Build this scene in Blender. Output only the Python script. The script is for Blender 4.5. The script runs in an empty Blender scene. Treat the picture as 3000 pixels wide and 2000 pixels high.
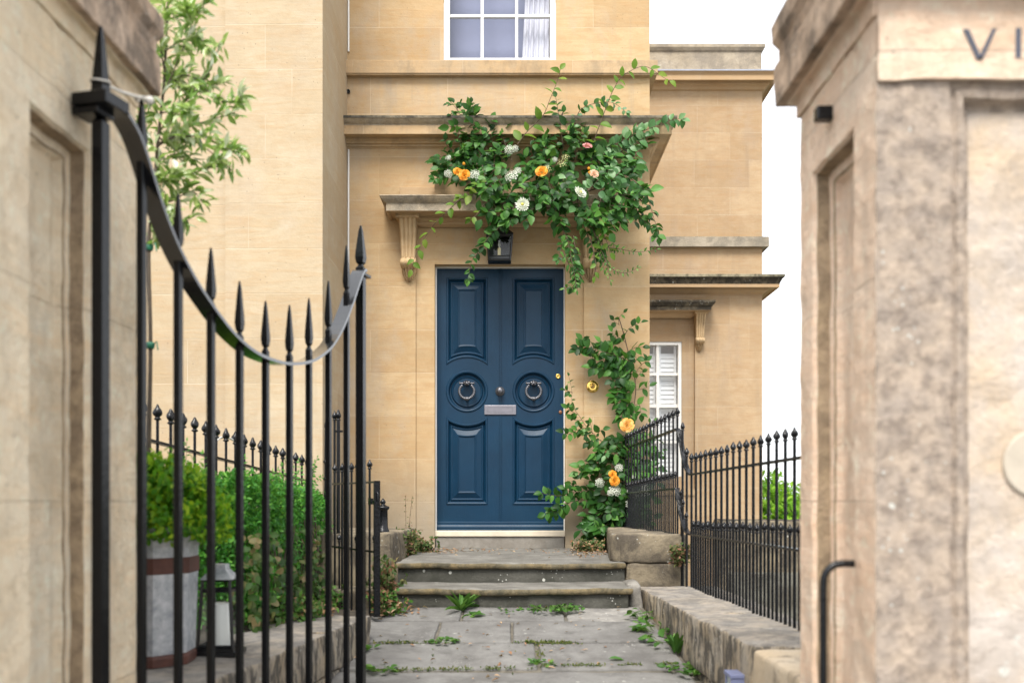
import bpy, bmesh, math, random
import numpy as np
from mathutils import Vector, Matrix, noise
from mathutils.geometry import tessellate_polygon

# ------------------------------------------------------------------ camera, sky, sun, exposure
SC = bpy.context.scene
COL = SC.collection
F, HX, HY = 2900.0, 1500.0, 1470.0          # focal length, vanishing point (photo pixels, 3000 wide)
cam_d = bpy.data.cameras.new("camera")
cam = bpy.data.objects.new("camera", cam_d)
COL.objects.link(cam)
cam.location = (0, 0, 0)
cam.rotation_euler = (math.radians(90), 0, 0)
cam_d.sensor_width = 36.0
cam_d.lens = 36.0 * F / 3000.0
cam_d.shift_y = (HY - 1000.0) / 3000.0
cam_d.clip_start = 0.05
cam_d.clip_end = 6000
cam_d.dof.use_dof = True
cam_d.dof.focus_distance = 8.3
cam_d.dof.aperture_fstop = 2.2
SC.camera = cam

SUN_EL, SUN_AZ = 55.0, 191.0                # azimuth clockwise from +Y (north): behind the camera, to the left
world = bpy.data.worlds.new("World")
SC.world = world
world.use_nodes = True
wn, wl = world.node_tree.nodes, world.node_tree.links
bg = wn["Background"]
sky = wn.new("ShaderNodeTexSky")
sky.sky_type = 'NISHITA'
sky.sun_disc = False
sky.sun_elevation = math.radians(SUN_EL)
sky.sun_rotation = math.radians(SUN_AZ)
sky.air_density = 1.0
sky.dust_density = 1.5
sky.ozone_density = 1.0
hsv = wn.new("ShaderNodeHueSaturation")
hsv.inputs["Saturation"].default_value = 0.22       # bright overcast: nearly white
wl.new(sky.outputs[0], hsv.inputs["Color"])
ovc = wn.new("ShaderNodeMix")                        # thin even cloud over the sky
ovc.data_type = 'RGBA'
ovc.inputs[0].default_value = 0.6
wl.new(hsv.outputs[0], ovc.inputs[6])
ovc.inputs[7].default_value = (5.6, 5.75, 6.0, 1)
wl.new(ovc.outputs[2], bg.inputs["Color"])
bg.inputs["Strength"].default_value = 0.15
sun_d = bpy.data.lights.new("sun", 'SUN')
sun_d.energy = 2.3
sun_d.angle = math.radians(24)
sun_d.color = (1.0, 0.95, 0.87)
sun = bpy.data.objects.new("sun", sun_d)
COL.objects.link(sun)
_az, _el = math.radians(SUN_AZ), math.radians(SUN_EL)
sdir = Vector((math.sin(_az) * math.cos(_el), math.cos(_az) * math.cos(_el), math.sin(_el)))
sun.rotation_euler = (-sdir).to_track_quat('-Z', 'Y').to_euler()
sun.location = sdir * 30
SC.view_settings.view_transform = 'Standard'
SC.view_settings.look = 'None'
SC.view_settings.gamma = 1
SC.view_settings.exposure = 1.30
SC.cycles.use_denoising = True

random.seed(7)
rng = np.random.default_rng(11)
PI = math.pi

# ------------------------------------------------------------------ helpers
def P(px, py, Y):
    """photo pixel at depth Y -> point in the place"""
    return Vector(((px - HX) / F * Y, Y, (HY - py) / F * Y))

ORI = {}

def thing(name, label, cat, loc, group=None):
    o = bpy.data.objects.new(name, None)
    COL.objects.link(o)
    o.location = loc
    o.empty_display_size = 0.1
    o["label"] = label
    o["category"] = cat
    if group:
        o["group"] = group
    ORI[o.name] = Vector(loc)
    return o

def tag(o, label, cat, group=None, kind=None):
    o["label"] = label
    o["category"] = cat
    if group:
        o["group"] = group
    if kind:
        o["kind"] = kind
    return o

def link_mesh(name, me, mats, parent=None, origin=None):
    o = bpy.data.objects.new(name, me)
    COL.objects.link(o)
    for m in (mats if isinstance(mats, (list, tuple)) else [mats]):
        me.materials.append(m)
    if parent is not None:
        o.parent = parent
        origin = ORI[parent.name]
        ORI[o.name] = origin
    else:
        origin = Vector(origin) if origin is not None else Vector((0, 0, 0))
        o.location = origin
        ORI[o.name] = origin
    return o, origin

class MB:
    """collects shapes in place coordinates, then links them as ONE mesh object"""
    def __init__(s):
        s.v, s.f, s.m, s.s = [], [], [], []
    def add(s, vs, fs, mi=0, smooth=False):
        b = len(s.v)
        s.v.extend([tuple(v) for v in vs])
        for f in fs:
            s.f.append([i + b for i in f])
            s.m.append(mi)
            s.s.append(smooth)
    def box(s, x0, x1, y0, y1, z0, z1, mi=0):
        vs = [(x0, y0, z0), (x1, y0, z0), (x1, y1, z0), (x0, y1, z0), (x0, y0, z1), (x1, y0, z1), (x1, y1, z1), (x0, y1, z1)]
        s.add(vs, [(0, 3, 2, 1), (4, 5, 6, 7), (0, 1, 5, 4), (1, 2, 6, 5), (2, 3, 7, 6), (3, 0, 4, 7)], mi)
    def obox(s, c, ax, ay, az, mi=0):
        c, ax, ay, az = Vector(c), Vector(ax), Vector(ay), Vector(az)
        vs = [c + ax * i + ay * j + az * k for k in (-1, 1) for (i, j) in ((-1, -1), (1, -1), (1, 1), (-1, 1))]
        s.add(vs, [(0, 3, 2, 1), (4, 5, 6, 7), (0, 1, 5, 4), (1, 2, 6, 5), (2, 3, 7, 6), (3, 0, 4, 7)], mi)
    def tube(s, pts, rad, n=8, mi=0, smooth=True, caps=True, up=None):
        pts = [Vector(p) for p in pts]
        if not isinstance(rad, (list, tuple)):
            rad = [rad] * len(pts)
        rings = []
        t0 = (pts[1] - pts[0]).normalized()
        ref = Vector(up) if up else (Vector((0, 0, 1)) if abs(t0.z) < .9 else Vector((1, 0, 0)))
        a = (ref - t0 * ref.dot(t0)).normalized()
        for i, p in enumerate(pts):
            t = (pts[min(i + 1, len(pts) - 1)] - pts[max(i - 1, 0)]).normalized()
            a = (a - t * a.dot(t)).normalized()
            b = t.cross(a)
            rings.append([p + (a * math.cos(2 * PI * k / n) + b * math.sin(2 * PI * k / n)) * rad[i] for k in range(n)])
        vs = [v for r in rings for v in r]
        fs = [(i * n + k, i * n + (k + 1) % n, (i + 1) * n + (k + 1) % n, (i + 1) * n + k) for i in range(len(pts) - 1) for k in range(n)]
        s.add(vs, fs, mi, smooth)
        if caps:
            s.add(rings[0], [tuple(range(n))[::-1]], mi)
            s.add(rings[-1], [tuple(range(n))], mi)
    def lathe(s, prof, c=(0, 0, 0), axis=(0, 0, 1), n=16, mi=0, smooth=True, mod=None):
        c = Vector(c)
        q = Vector((0, 0, 1)).rotation_difference(Vector(axis))
        vs, fs = [], []
        for (r, z) in prof:
            for k in range(n):
                a = 2 * PI * k / n
                rr = r * (mod(a, z) if mod else 1)
                vs.append(c + q @ Vector((rr * math.cos(a), rr * math.sin(a), z)))
        for i in range(len(prof) - 1):
            for k in range(n):
                fs.append((i * n + k, i * n + (k + 1) % n, (i + 1) * n + (k + 1) % n, (i + 1) * n + k))
        s.add(vs, fs, mi, smooth)
        s.add(vs[:n], [tuple(range(n))[::-1]], mi)
        s.add(vs[-n:], [tuple(range(n))], mi)
    def build(s, name, mats, parent=None, origin=None, bevel=0, bseg=2):
        me = bpy.data.meshes.new(name)
        o, org = link_mesh(name, me, mats, parent, origin)
        me.from_pydata([(v[0] - org.x, v[1] - org.y, v[2] - org.z) for v in s.v], [], s.f)
        me.polygons.foreach_set("material_index", s.m)
        me.polygons.foreach_set("use_smooth", s.s)
        me.validate()
        me.update()
        if bevel:
            b = o.modifiers.new("bevel", 'BEVEL')
            b.width = bevel
            b.segments = bseg
            b.limit_method = 'ANGLE'
            b.angle_limit = math.radians(40)
        return o

def grid_sheet(mb, us, ws, hole, depth, mp, mi=0, rev=True):
    """flat sheet on the grid us x ws with cells left out; mp(u, w, d) maps to the place; reveals of the holes go back by depth"""
    def cell(i, j):
        uc, wc = (us[i] + us[i + 1]) / 2, (ws[j] + ws[j + 1]) / 2
        return 0 <= i < len(us) - 1 and 0 <= j < len(ws) - 1 and hole(uc, wc)
    H = {(i, j) for i in range(len(us) - 1) for j in range(len(ws) - 1) if cell(i, j)}
    for i in range(len(us) - 1):
        for j in range(len(ws) - 1):
            a, b, c, d = us[i], us[i + 1], ws[j], ws[j + 1]
            if (i, j) not in H:
                mb.add([mp(a, c, 0), mp(b, c, 0), mp(b, d, 0), mp(a, d, 0)], [(0, 1, 2, 3)], mi)
            elif rev:
                for (di, dj, e) in ((-1, 0, ((a, c), (a, d))), (1, 0, ((b, d), (b, c))), (0, -1, ((b, c), (a, c))), (0, 1, ((a, d), (b, d)))):
                    if (i + di, j + dj) not in H and 0 <= i + di < len(us) - 1 and 0 <= j + dj < len(ws) - 1:
                        (p, q), (r, t) = e
                        mb.add([mp(p, q, 0), mp(r, t, 0), mp(r, t, depth), mp(p, q, depth)], [(0, 1, 2, 3)], mi)

def sweep(mb, path, prof, mis=None, closed=False, cap=True):
    """profile [(out, z)] along a plan path [(x, y)] with mitred corners; outward is to the right of travel"""
    n = len(path)
    pts = [Vector((p[0], p[1])) for p in path]
    offs = []
    for i in range(n):
        def nrm(a, b):
            d = (b - a).normalized()
            return Vector((d.y, -d.x))
        n1 = nrm(pts[i - 1], pts[i]) if (i > 0 or closed) else None
        n2 = nrm(pts[i], pts[(i + 1) % n]) if (i < n - 1 or closed) else None
        if n1 is None:
            o = n2
        elif n2 is None:
            o = n1
        else:
            o = (n1 + n2)
            o = o / max(0.1, (1 + n1.dot(n2)))
        offs.append(o)
    m = len(prof)
    rows = [[(pts[i].x + offs[i].x * p, pts[i].y + offs[i].y * p, z) for (p, z) in prof] for i in range(n)]
    for i in range(n if closed else n - 1):
        a, b = rows[i], rows[(i + 1) % n]
        for k in range(m - 1):
            mb.add([a[k], a[k + 1], b[k + 1], b[k]], [(0, 1, 2, 3)], mis[k] if mis else 0)
    if cap and not closed:
        mb.add(rows[0], [tuple(range(m))], 0)
        mb.add(rows[-1], [tuple(range(m))[::-1]], 0)

def roughen(o, maxlen, amp, freq):
    """worn surface: split long edges, then push the points about"""
    bm = bmesh.new()
    bm.from_mesh(o.data)
    bmesh.ops.remove_doubles(bm, verts=bm.verts[:], dist=1e-5)
    for _ in range(8):
        es = [e for e in bm.edges if e.calc_length() > maxlen]
        if not es:
            break
        bmesh.ops.subdivide_edges(bm, edges=es, cuts=1, use_grid_fill=True)
    off = ORI[o.name]
    for v in bm.verts:
        w = v.co + off
        v.co += noise.noise_vector(w * freq) * amp + noise.noise_vector(w * freq * 3.1) * amp * .45
    bm.to_mesh(o.data)
    bm.free()
    o.data.update()

def divs(L, r, step):
    n = max(1, int(round((L - 2 * r) / step)))
    mid = [r + (L - 2 * r) * i / n for i in range(n + 1)]
    return [0, r * .35] + mid + [L - r * .35, L]

def rough_box(mb, sx, sy, sz, xf, r=.012, step=.05, amp=.008, freq=6.0, mi=0, mtop=None, seed=0.0, smooth=True):
    """box 0..sx,0..sy,0..sz with worn round edges and uneven faces, mapped to the place by xf"""
    dx, dy, dz = divs(sx, r, step), divs(sy, r, step), divs(sz, r, step)
    h = Vector((sx, sy, sz))
    def fix(p):
        p = Vector(p)
        q = Vector([min(max(p[i], r), h[i] - r) for i in range(3)])
        d = p - q
        if d.length > 1e-7:
            p = q + d.normalized() * r
        w = xf(p)
        nv = noise.noise_vector(w * freq + Vector((seed, seed * 2, 0))) * amp + noise.noise_vector(w * freq * 3.7) * amp * .4
        return w + nv
    def face(A, B, f, m):
        na, nb = len(A), len(B)
        vs = [fix(f(a, b)) for a in A for b in B]
        fs = [(i * nb + j, (i + 1) * nb + j, (i + 1) * nb + j + 1, i * nb + j + 1) for i in range(na - 1) for j in range(nb - 1)]
        mb.add(vs, fs, m, smooth)
    face(dx, dz, lambda a, b: (a, 0, b), mi)
    face(dx[::-1], dz, lambda a, b: (a, sy, b), mi)
    face(dy[::-1], dz, lambda a, b: (0, a, b), mi)
    face(dy, dz, lambda a, b: (sx, a, b), mi)
    face(dx, dy, lambda a, b: (a, b, sz), mi if mtop is None else mtop)
    face(dx[::-1], dy, lambda a, b: (a, b, 0), mi)

# ------------------------------------------------------------------ materials
def nt(name):
    m = bpy.data.materials.new(name)
    m.use_nodes = True
    t = m.node_tree
    return m, t, t.nodes["Principled BSDF"]

class G:
    """small node-graph writer"""
    def __init__(s, t):
        s.t = t
    def n(s, typ, **kw):
        nd = s.t.nodes.new(typ)
        for k, v in kw.items():
            setattr(nd, k, v)
        return nd
    def put(s, sock, val):
        if hasattr(val, "node"):
            s.t.links.new(val, sock)
        elif val is not None:
            if isinstance(val, (tuple, list)) and len(val) == 3 and sock.type == 'RGBA':
                val = (*val, 1)
            sock.default_value = val
    def math(s, op, a, b=None, clamp=False):
        nd = s.n("ShaderNodeMath", operation=op, use_clamp=clamp)
        s.put(nd.inputs[0], a)
        if b is not None:
            s.put(nd.inputs[1], b)
        return nd.outputs[0]
    def mix(s, f, a, b, mode='MIX'):
        nd = s.n("ShaderNodeMix", data_type='RGBA', blend_type=mode)
        s.put(nd.inputs[0], f)
        s.put(nd.inputs[6], a)
        s.put(nd.inputs[7], b)
        return nd.outputs[2]
    def pos(s):
        return s.n("ShaderNodeNewGeometry").outputs["Position"]
    def sep(s, v):
        nd = s.n("ShaderNodeSeparateXYZ")
        s.put(nd.inputs[0], v)
        return nd.outputs
    def comb(s, x, y, z):
        nd = s.n("ShaderNodeCombineXYZ")
        for i, v in enumerate((x, y, z)):
            s.put(nd.inputs[i], v)
        return nd.outputs[0]
    def scale(s, v, sc):
        nd = s.n("ShaderNodeMapping")
        s.put(nd.inputs[0], v)
        nd.inputs["Scale"].default_value = sc
        return nd.outputs[0]
    def noise(s, v, scale, detail=4, rough=.55, dist=0):
        nd = s.n("ShaderNodeTexNoise")
        s.put(nd.inputs["Vector"], v)
        nd.inputs["Scale"].default_value = scale
        nd.inputs["Detail"].default_value = detail
        nd.inputs["Roughness"].default_value = rough
        nd.inputs["Distortion"].default_value = dist
        return nd.outputs["Fac"]
    def voro(s, v, scale, feature='F1', rnd=1.0):
        nd = s.n("ShaderNodeTexVoronoi", feature=feature)
        s.put(nd.inputs["Vector"], v)
        nd.inputs["Scale"].default_value = scale
        nd.inputs["Randomness"].default_value = rnd
        return nd.outputs
    def ramp(s, f, stops):
        nd = s.n("ShaderNodeValToRGB")
        s.put(nd.inputs[0], f)
        el = nd.color_ramp.elements
        while len(el) < len(stops):
            el.new(0.5)
        for e, (p, c) in zip(el, stops):
            e.position = p
            e.color = (*c, 1) if isinstance(c, (tuple, list)) else (c, c, c, 1)
        return nd.outputs[0]
    def step(s, f, a, b):
        nd = s.n("ShaderNodeMapRange")
        nd.clamp = True
        s.put(nd.inputs[0], f)
        nd.inputs[1].default_value = a
        nd.inputs[2].default_value = b
        return nd.outputs[0]
    def bump(s, h, st, dist, base=None):
        nd = s.n("ShaderNodeBump")
        nd.inputs["Strength"].default_value = st
        nd.inputs["Distance"].default_value = dist
        s.put(nd.inputs["Height"], h)
        if base is not None:
            s.put(nd.inputs["Normal"], base)
        return nd.outputs[0]

def stone_mat(name, c1, c2, joint, bw=.92, rh=.37, jw=.0035, jmix=.5, grey=(.36, .33, .29), gamt=.35, streak=.35, algae=None, bump=.35, pit=0.5, off=(0, 0), dark=None, damt=0, rough=.9):
    m, t, b = nt(name)
    g = G(t)
    p = g.pos()
    x, y, z = g.sep(p)
    u = g.math('ADD', g.math('ADD', x, y), off[0])
    zz = g.math('ADD', z, off[1])
    # uneven course: shift u per row band
    v = g.comb(u, zz, 0.0)
    br = g.n("ShaderNodeTexBrick", offset=.43, offset_frequency=2, squash=.72, squash_frequency=3)
    g.put(br.inputs["Vector"], v)
    br.inputs["Scale"].default_value = 1
    br.inputs["Brick Width"].default_value = bw
    br.inputs["Row Height"].default_value = rh
    br.inputs["Mortar Size"].default_value = jw
    br.inputs["Mortar Smooth"].default_value = .4
    br.inputs["Bias"].default_value = 0
    g.put(br.inputs["Color1"], (0, 0, 0))
    g.put(br.inputs["Color2"], (1, 1, 1))
    g.put(br.inputs["Mortar"], (.5, .5, .5))
    tint = br.outputs["Color"]
    big = g.noise(p, 1.3, 5, .6)
    col = g.mix(g.math('ADD', g.math('MULTIPLY', tint, .62), g.math('MULTIPLY', g.step(big, .3, .7), .38)), c1, c2)
    mid = g.noise(g.scale(p, (1, 1, 1.5)), 5.5, 8, .72, .6)
    col = g.mix(g.math('MULTIPLY', g.step(mid, .42, .72), .45), col, tuple(c * f for c, f in zip(c2, (.86, .84, .80))))
    lite = g.noise(g.scale(p, (1, 1, 1.3)), 3.1, 7, .7, .4)
    col = g.mix(g.math('MULTIPLY', g.step(lite, .52, .78), .5), col, tuple(min(.8, c * f) for c, f in zip(c1, (1.1, 1.16, 1.26))))
    # bedding streaks
    st = g.noise(g.scale(p, (1.2, 1.2, 9)), 2.0, 6, .65, 1.2)
    col = g.mix(g.math('MULTIPLY', g.step(st, .45, .75), streak), col, tuple(c * f for c, f in zip(c2, (1.05, .86, .66))))
    # grey weathering patches
    gp = g.math('MULTIPLY', g.step(g.noise(g.scale(p, (1, 1, .6)), 1.7, 7, .7), .5, .75), gamt)
    col = g.mix(gp, col, grey)
    fine = g.noise(p, 70, 5, .7)
    col = g.mix(g.math('MULTIPLY', g.step(fine, .35, .75), .22), col, tuple(c * .72 for c in c1))
    if dark is not None:
        dk = g.math('MULTIPLY', g.step(g.noise(g.scale(p, (1, 1, .45)), 5.5, 8, .75), .48, .62), damt)
        col = g.mix(dk, col, dark)
    if algae is not None:
        za, zb, amt = algae
        hz = g.step(g.math('ADD', z, g.math('MULTIPLY', g.noise(g.scale(p, (1, 1, .4)), 3.2, 6, .7), -.55)), za, zb)
        inv = g.math('SUBTRACT', 1.0, hz)
        col = g.mix(g.math('MULTIPLY', inv, amt), col, (.2, .19, .16))
    jn = g.math('MULTIPLY', br.outputs["Fac"], g.math('MULTIPLY', g.step(g.noise(p, 2.1, 3), .35, .65), jmix))
    col = g.mix(jn, col, joint)
    drip = g.noise(g.scale(p, (5, 5, .35)), 1.6, 7, .7, .2)
    col = g.mix(g.math('MULTIPLY', g.math('MULTIPLY', g.step(drip, .5, .72), g.step(g.noise(p, .9, 3), .42, .6)), .38), col, tuple(c * f for c, f in zip(grey, (.72, .70, .66))))
    if bump > .9:
        cr = g.noise(p, 17, 8, .8, .5)
        col = g.mix(g.math('MULTIPLY', g.step(cr, .54, .66), .5), col, tuple(c * .62 for c in c2))
        col = g.mix(g.math('MULTIPLY', g.step(cr, .46, .34), .6), col, tuple(min(.85, c * 1.22) for c in c1))
    # small dark pits
    vo = g.voro(p, 23)["Distance"]
    pits = g.math('MULTIPLY', g.math('LESS_THAN', vo, .09), g.math('GREATER_THAN', g.noise(p, 4), .52))
    col = g.mix(g.math('MULTIPLY', pits, pit), col, tuple(c * .35 for c in c1))
    g.put(b.inputs["Base Color"], col)
    b.inputs["Roughness"].default_value = rough
    b.inputs["Specular IOR Level"].default_value = .2
    h = g.math('ADD', g.math('MULTIPLY', g.noise(p, 26, 8, .75), .6 if bump < .9 else 1.3), g.math('MULTIPLY', st, .5))
    h = g.math('SUBTRACT', h, g.math('MULTIPLY', br.outputs["Fac"], .5))
    h = g.math('SUBTRACT', h, g.math('MULTIPLY', pits, .6))
    g.put(b.inputs["Normal"], g.bump(h, bump, .012))
    return m

def lichen_mat(name, base, c2, dark, amt, white=0.0, scale=5.0, streaky=False, bump=.7, lo=.42, hi=.6):
    """weathered stone: base patches, dark crust, pale lichen spots"""
    m, t, b = nt(name)
    g = G(t)
    p = g.pos()
    q = g.scale(p, (1.9, 1.9, .75)) if streaky else p
    a = g.noise(q, scale, 8, .7, .3)
    col = g.mix(g.step(g.noise(p, scale * .6, 5, .6), .38, .62), base, c2)
    col = g.mix(g.math('MULTIPLY', g.step(a, lo, hi), amt), col, dark)
    f = g.noise(p, 60, 6, .75)
    col = g.mix(g.math('MULTIPLY', g.step(f, .4, .7), .35), col, tuple(c * .55 for c in base))
    if white:
        vo = g.voro(p, 16)
        sp = g.math('LESS_THAN', g.math('ADD', vo["Distance"], g.math('MULTIPLY', f, .16)), g.math('MULTIPLY', g.step(g.noise(p, 3.1, 2), .42, .72), .3))
        col = g.mix(g.math('MULTIPLY', sp, white), col, (.55, .55, .5))
        vo2 = g.voro(p, 47)
        sp2 = g.math('LESS_THAN', vo2["Distance"], g.math('MULTIPLY', g.step(g.noise(p, 6.1, 2), .5, .75), .3))
        col = g.mix(g.math('MULTIPLY', sp2, white), col, (.5, .5, .46))
    g.put(b.inputs["Base Color"], col)
    b.inputs["Roughness"].default_value = .92
    b.inputs["Specular IOR Level"].default_value = .2
    h = g.math('ADD', g.noise(p, 30, 8, .75), a)
    g.put(b.inputs["Normal"], g.bump(h, bump, .015))
    return m

def plain(name, col, rough=.5, metal=0, var=.15, vscale=8, bump=0, bscale=60, spec=.5, coat=0):
    m, t, b = nt(name)
    g = G(t)
    p = g.pos()
    c = g.mix(g.step(g.noise(p, vscale, 5, .65), .35, .7), col, tuple(c * (1 - var) for c in col))
    g.put(b.inputs["Base Color"], c)
    b.inputs["Metallic"].default_value = metal
    b.inputs["Specular IOR Level"].default_value = spec
    b.inputs["Coat Weight"].default_value = coat
    b.inputs["Coat Roughness"].default_value = .15
    r = g.math('ADD', rough - .06, g.math('MULTIPLY', g.noise(p, vscale * 3, 4), .12))
    g.put(b.inputs["Roughness"], r)
    if bump:
        g.put(b.inputs["Normal"], g.bump(g.noise(p, bscale, 4), bump, .004))
    return m

def leaf_mat(name, stops, rough=.5, trans=.25, spec=.22):
    m, t, b = nt(name)
    g = G(t)
    geo = g.n("ShaderNodeNewGeometry")
    col = g.ramp(geo.outputs["Random Per Island"], stops)
    col = g.mix(g.math('MULTIPLY', g.noise(geo.outputs["Position"], 40, 3), .35), col, (.02, .035, .01))
    g.put(b.inputs["Base Color"], col)
    b.inputs["Roughness"].default_value = rough
    b.inputs["Specular IOR Level"].default_value = spec
    tr = g.n("ShaderNodeBsdfTranslucent")
    g.put(tr.inputs["Color"], g.mix(.5, col, (.16, .3, .03), 'ADD'))
    mx = g.n("ShaderNodeMixShader")
    mx.inputs[0].default_value = trans
    t.links.new(b.outputs[0], mx.inputs[1])
    t.links.new(tr.outputs[0], mx.inputs[2])
    t.links.new(mx.outputs[0], t.nodes["Material Output"].inputs[0])
    return m

M = {}
BATH1, BATH2, JOINT = (.53, .39, .23), (.38, .255, .132), (.62, .51, .385)
M['ashlar'] = stone_mat("bath_stone", BATH1, BATH2, JOINT, algae=(-.50, .18, .62), gamt=.6, streak=.5, jmix=.45)
M['ashlar_wing'] = stone_mat("bath_stone_pale", (.48, .395, .275), (.39, .295, .185), (.58, .50, .39), bw=1.05, rh=.335, gamt=.45, grey=(.38, .32, .26), streak=.5, jmix=.5, pit=.7, off=(.3, .12), algae=(-.65, .0, .55))
M['ashlar_far'] = stone_mat("bath_stone_far", (.45, .335, .212), (.32, .22, .128), (.55, .475, .375), bw=1.1, rh=.395, gamt=.65, grey=(.33, .26, .20), streak=.5, jmix=.5, off=(.15, .2))
M['trim'] = stone_mat("bath_stone_trim", (.48, .355, .22), (.41, .275, .145), JOINT, bw=1.3, rh=30, jmix=.3, gamt=.7, grey=(.30, .265, .21), dark=(.12, .105, .08), damt=.35, bump=.4, pit=.2)
M['trim_clean'] = stone_mat("bath_stone_clean", (.45, .33, .205), (.39, .265, .15), JOINT, bw=1.5, rh=30, jmix=.2, gamt=.15, bump=.3, pit=.2)
M['trim_top'] = lichen_mat("weathered_cornice", (.33, .29, .2), (.24, .22, .15), (.035, .035, .03), .85, scale=7)
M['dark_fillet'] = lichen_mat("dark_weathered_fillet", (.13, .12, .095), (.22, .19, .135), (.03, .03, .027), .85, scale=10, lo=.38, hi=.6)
M['black_crust'] = lichen_mat("black_lichen_crust", (.16, .13, .09), (.1, .085, .06), (.02, .018, .015), .9, white=.5, scale=9, lo=.36, hi=.55)
M['pier_light'] = stone_mat("gate_pier_stone", (.85, .68, .54), (.78, .56, .40), (.5, .43, .33), bw=1.4, rh=.52, gamt=.25, bump=1.0, dark=(.34, .25, .17), damt=.28, pit=.8)
M['pier_left'] = stone_mat("gate_pier_stone_grey", (.84, .73, .56), (.82, .64, .41), (.60, .52, .40), bw=1.4, rh=.52, gamt=.35, grey=(.60, .56, .50), bump=1.0, dark=(.24, .20, .155), damt=.25, pit=.6)
M['pier_grey'] = lichen_mat("gate_pier_stained_stone", (.36, .30, .25), (.46, .37, .29), (.14, .11, .09), .6, white=.9, scale=26, lo=.46, hi=.62)
M['pier_panel'] = lichen_mat("gate_pier_panel_stone", (.55, .485, .43), (.58, .455, .33), (.30, .25, .205), .6, white=.8, scale=8, lo=.44, hi=.66)
M['jamb'] = lichen_mat("pier_jamb_stone", (.36, .27, .18), (.44, .33, .21), (.13, .095, .065), .6, scale=16)
M['pier_cap'] = lichen_mat("gate_pier_cap_stone", (.58, .44, .33), (.42, .30, .21), (.09, .075, .06), .8, white=.5, scale=6)
M['coping'] = lichen_mat("coping_stone_top", (.26, .24, .215), (.33, .285, .23), (.10, .095, .09), .7, white=.3, scale=9)
M['coping_side'] = lichen_mat("coping_stone_side", (.33, .29, .235), (.36, .285, .19), (.05, .047, .043), .9, white=.5, scale=9, streaky=True, lo=.45, hi=.56)
M['block'] = lichen_mat("plinth_stone", (.29, .24, .165), (.20, .165, .115), (.055, .047, .04), .85, white=.55, scale=5.5)
M['tan_block'] = lichen_mat("tan_wall_stone", (.50, .42, .32), (.47, .37, .25), (.08, .07, .06), .7, scale=5, streaky=True, lo=.52, hi=.66)
M['flag'] = lichen_mat("flagstone", (.20, .195, .185), (.155, .15, .143), (.085, .08, .076), .7, white=.25, scale=4, bump=.45)
M['flag_pale'] = lichen_mat("flagstone_pale", (.30, .285, .26), (.18, .172, .16), (.12, .115, .11), .55, white=.7, scale=12, bump=.45)
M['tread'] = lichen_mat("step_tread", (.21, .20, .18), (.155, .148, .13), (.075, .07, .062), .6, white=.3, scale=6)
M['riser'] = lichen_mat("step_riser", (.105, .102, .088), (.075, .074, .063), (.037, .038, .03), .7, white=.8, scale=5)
M['nosing'] = lichen_mat("step_nosing", (.21, .16, .085), (.15, .13, .09), (.04, .04, .03), .75, scale=14)
M['sill_wood'] = plain("painted_threshold", (.62, .54, .42), .6, var=.2, bump=.2)
M['sill_grey'] = lichen_mat("threshold_stone", (.27, .25, .22), (.23, .21, .185), (.1, .08, .055), .35, scale=8, bump=.2)
M['mortar'] = plain("joint_mortar", (.13, .115, .09), .95, var=.5, vscale=14, bump=.6)
M['weathered'] = lichen_mat("weathered_hood", (.36, .31, .24), (.42, .33, .22), (.13, .115, .09), .7, scale=8, lo=.44, hi=.64)
M['soil'] = plain("soil", (.06, .047, .033), .95, var=.5, vscale=20, bump=1, bscale=40)
M['gravel'] = plain("yard_gravel", (.42, .42, .39), .95, var=.35, vscale=60, bump=1, bscale=120)
M['grass_ground'] = plain("ground_cover", (.10, .10, .07), .95, var=.4, vscale=3, bump=.5)
M['iron'] = plain("black_gloss_iron", (.0045, .005, .006), .2, var=.3, vscale=30, bump=.25, bscale=45, spec=.24)
M['iron_rail'] = plain("black_gloss_rail", (.006, .0065, .008), .24, var=.3, vscale=30, bump=.15, bscale=45, spec=.5, coat=1.0)
M['iron_old'] = plain("black_painted_iron", (.006, .0065, .008), .26, var=.4, vscale=40, bump=.6, bscale=60, spec=.3)
M['white'] = plain("white_paint", (.74, .73, .70), .45, var=.06, vscale=10)
M['curtain'] = plain("curtain_voile", (.66, .65, .70), .8, var=.1)
M['sky_tint_sheet'] = plain("pane_sky_tint", (.235, .25, .36), .8, var=.12, vscale=1.5)  # lavender stands in for sky reflected in the upper panes
M['pewter'] = plain("pewter", (.15, .15, .165), .36, metal=.75, var=.35, vscale=40, bump=.3, bscale=120)
M['plate'] = plain("letter_plate_metal", (.21, .20, .225), .42, metal=.45, var=.15, vscale=20)
M['brass'] = plain("brass", (.80, .53, .14), .22, metal=1, var=.2, vscale=30)
M['copper'] = plain("tarnished_brass", (.28, .13, .07), .45, metal=.7, var=.3)
M['lantern'] = plain("lantern_black_metal", (.008, .009, .010), .3, var=.2)
M['candle'] = plain("candle_sleeve", (.85, .72, .40), .55, var=.1)
M['bulb'] = plain("clear_bulb", (.5, .5, .48), .1, var=.0, spec=.8)
M['wax'] = plain("white_candle", (.70, .70, .66), .5, var=.05)
M['rust'] = plain("rusty_band", (.10, .035, .022), .7, var=.45, vscale=18, bump=.5)
M['dark_leaf'] = leaf_mat("rose_leaf", [(0, (.007, .036, .007)), (.4, (.016, .072, .010)), (.75, (.036, .125, .018)), (1, (.11, .26, .05))], .42, .26, .2)
M['grey_leaf'] = leaf_mat("silvery_leaf", [(0, (.035, .12, .03)), (.6, (.08, .20, .06)), (1, (.20, .34, .15))], .42, .22, .35)
M['light_leaf'] = leaf_mat("beech_leaf", [(0, (.09, .18, .02)), (.5, (.13, .24, .03)), (1, (.22, .30, .045))], .45, .4)
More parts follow.
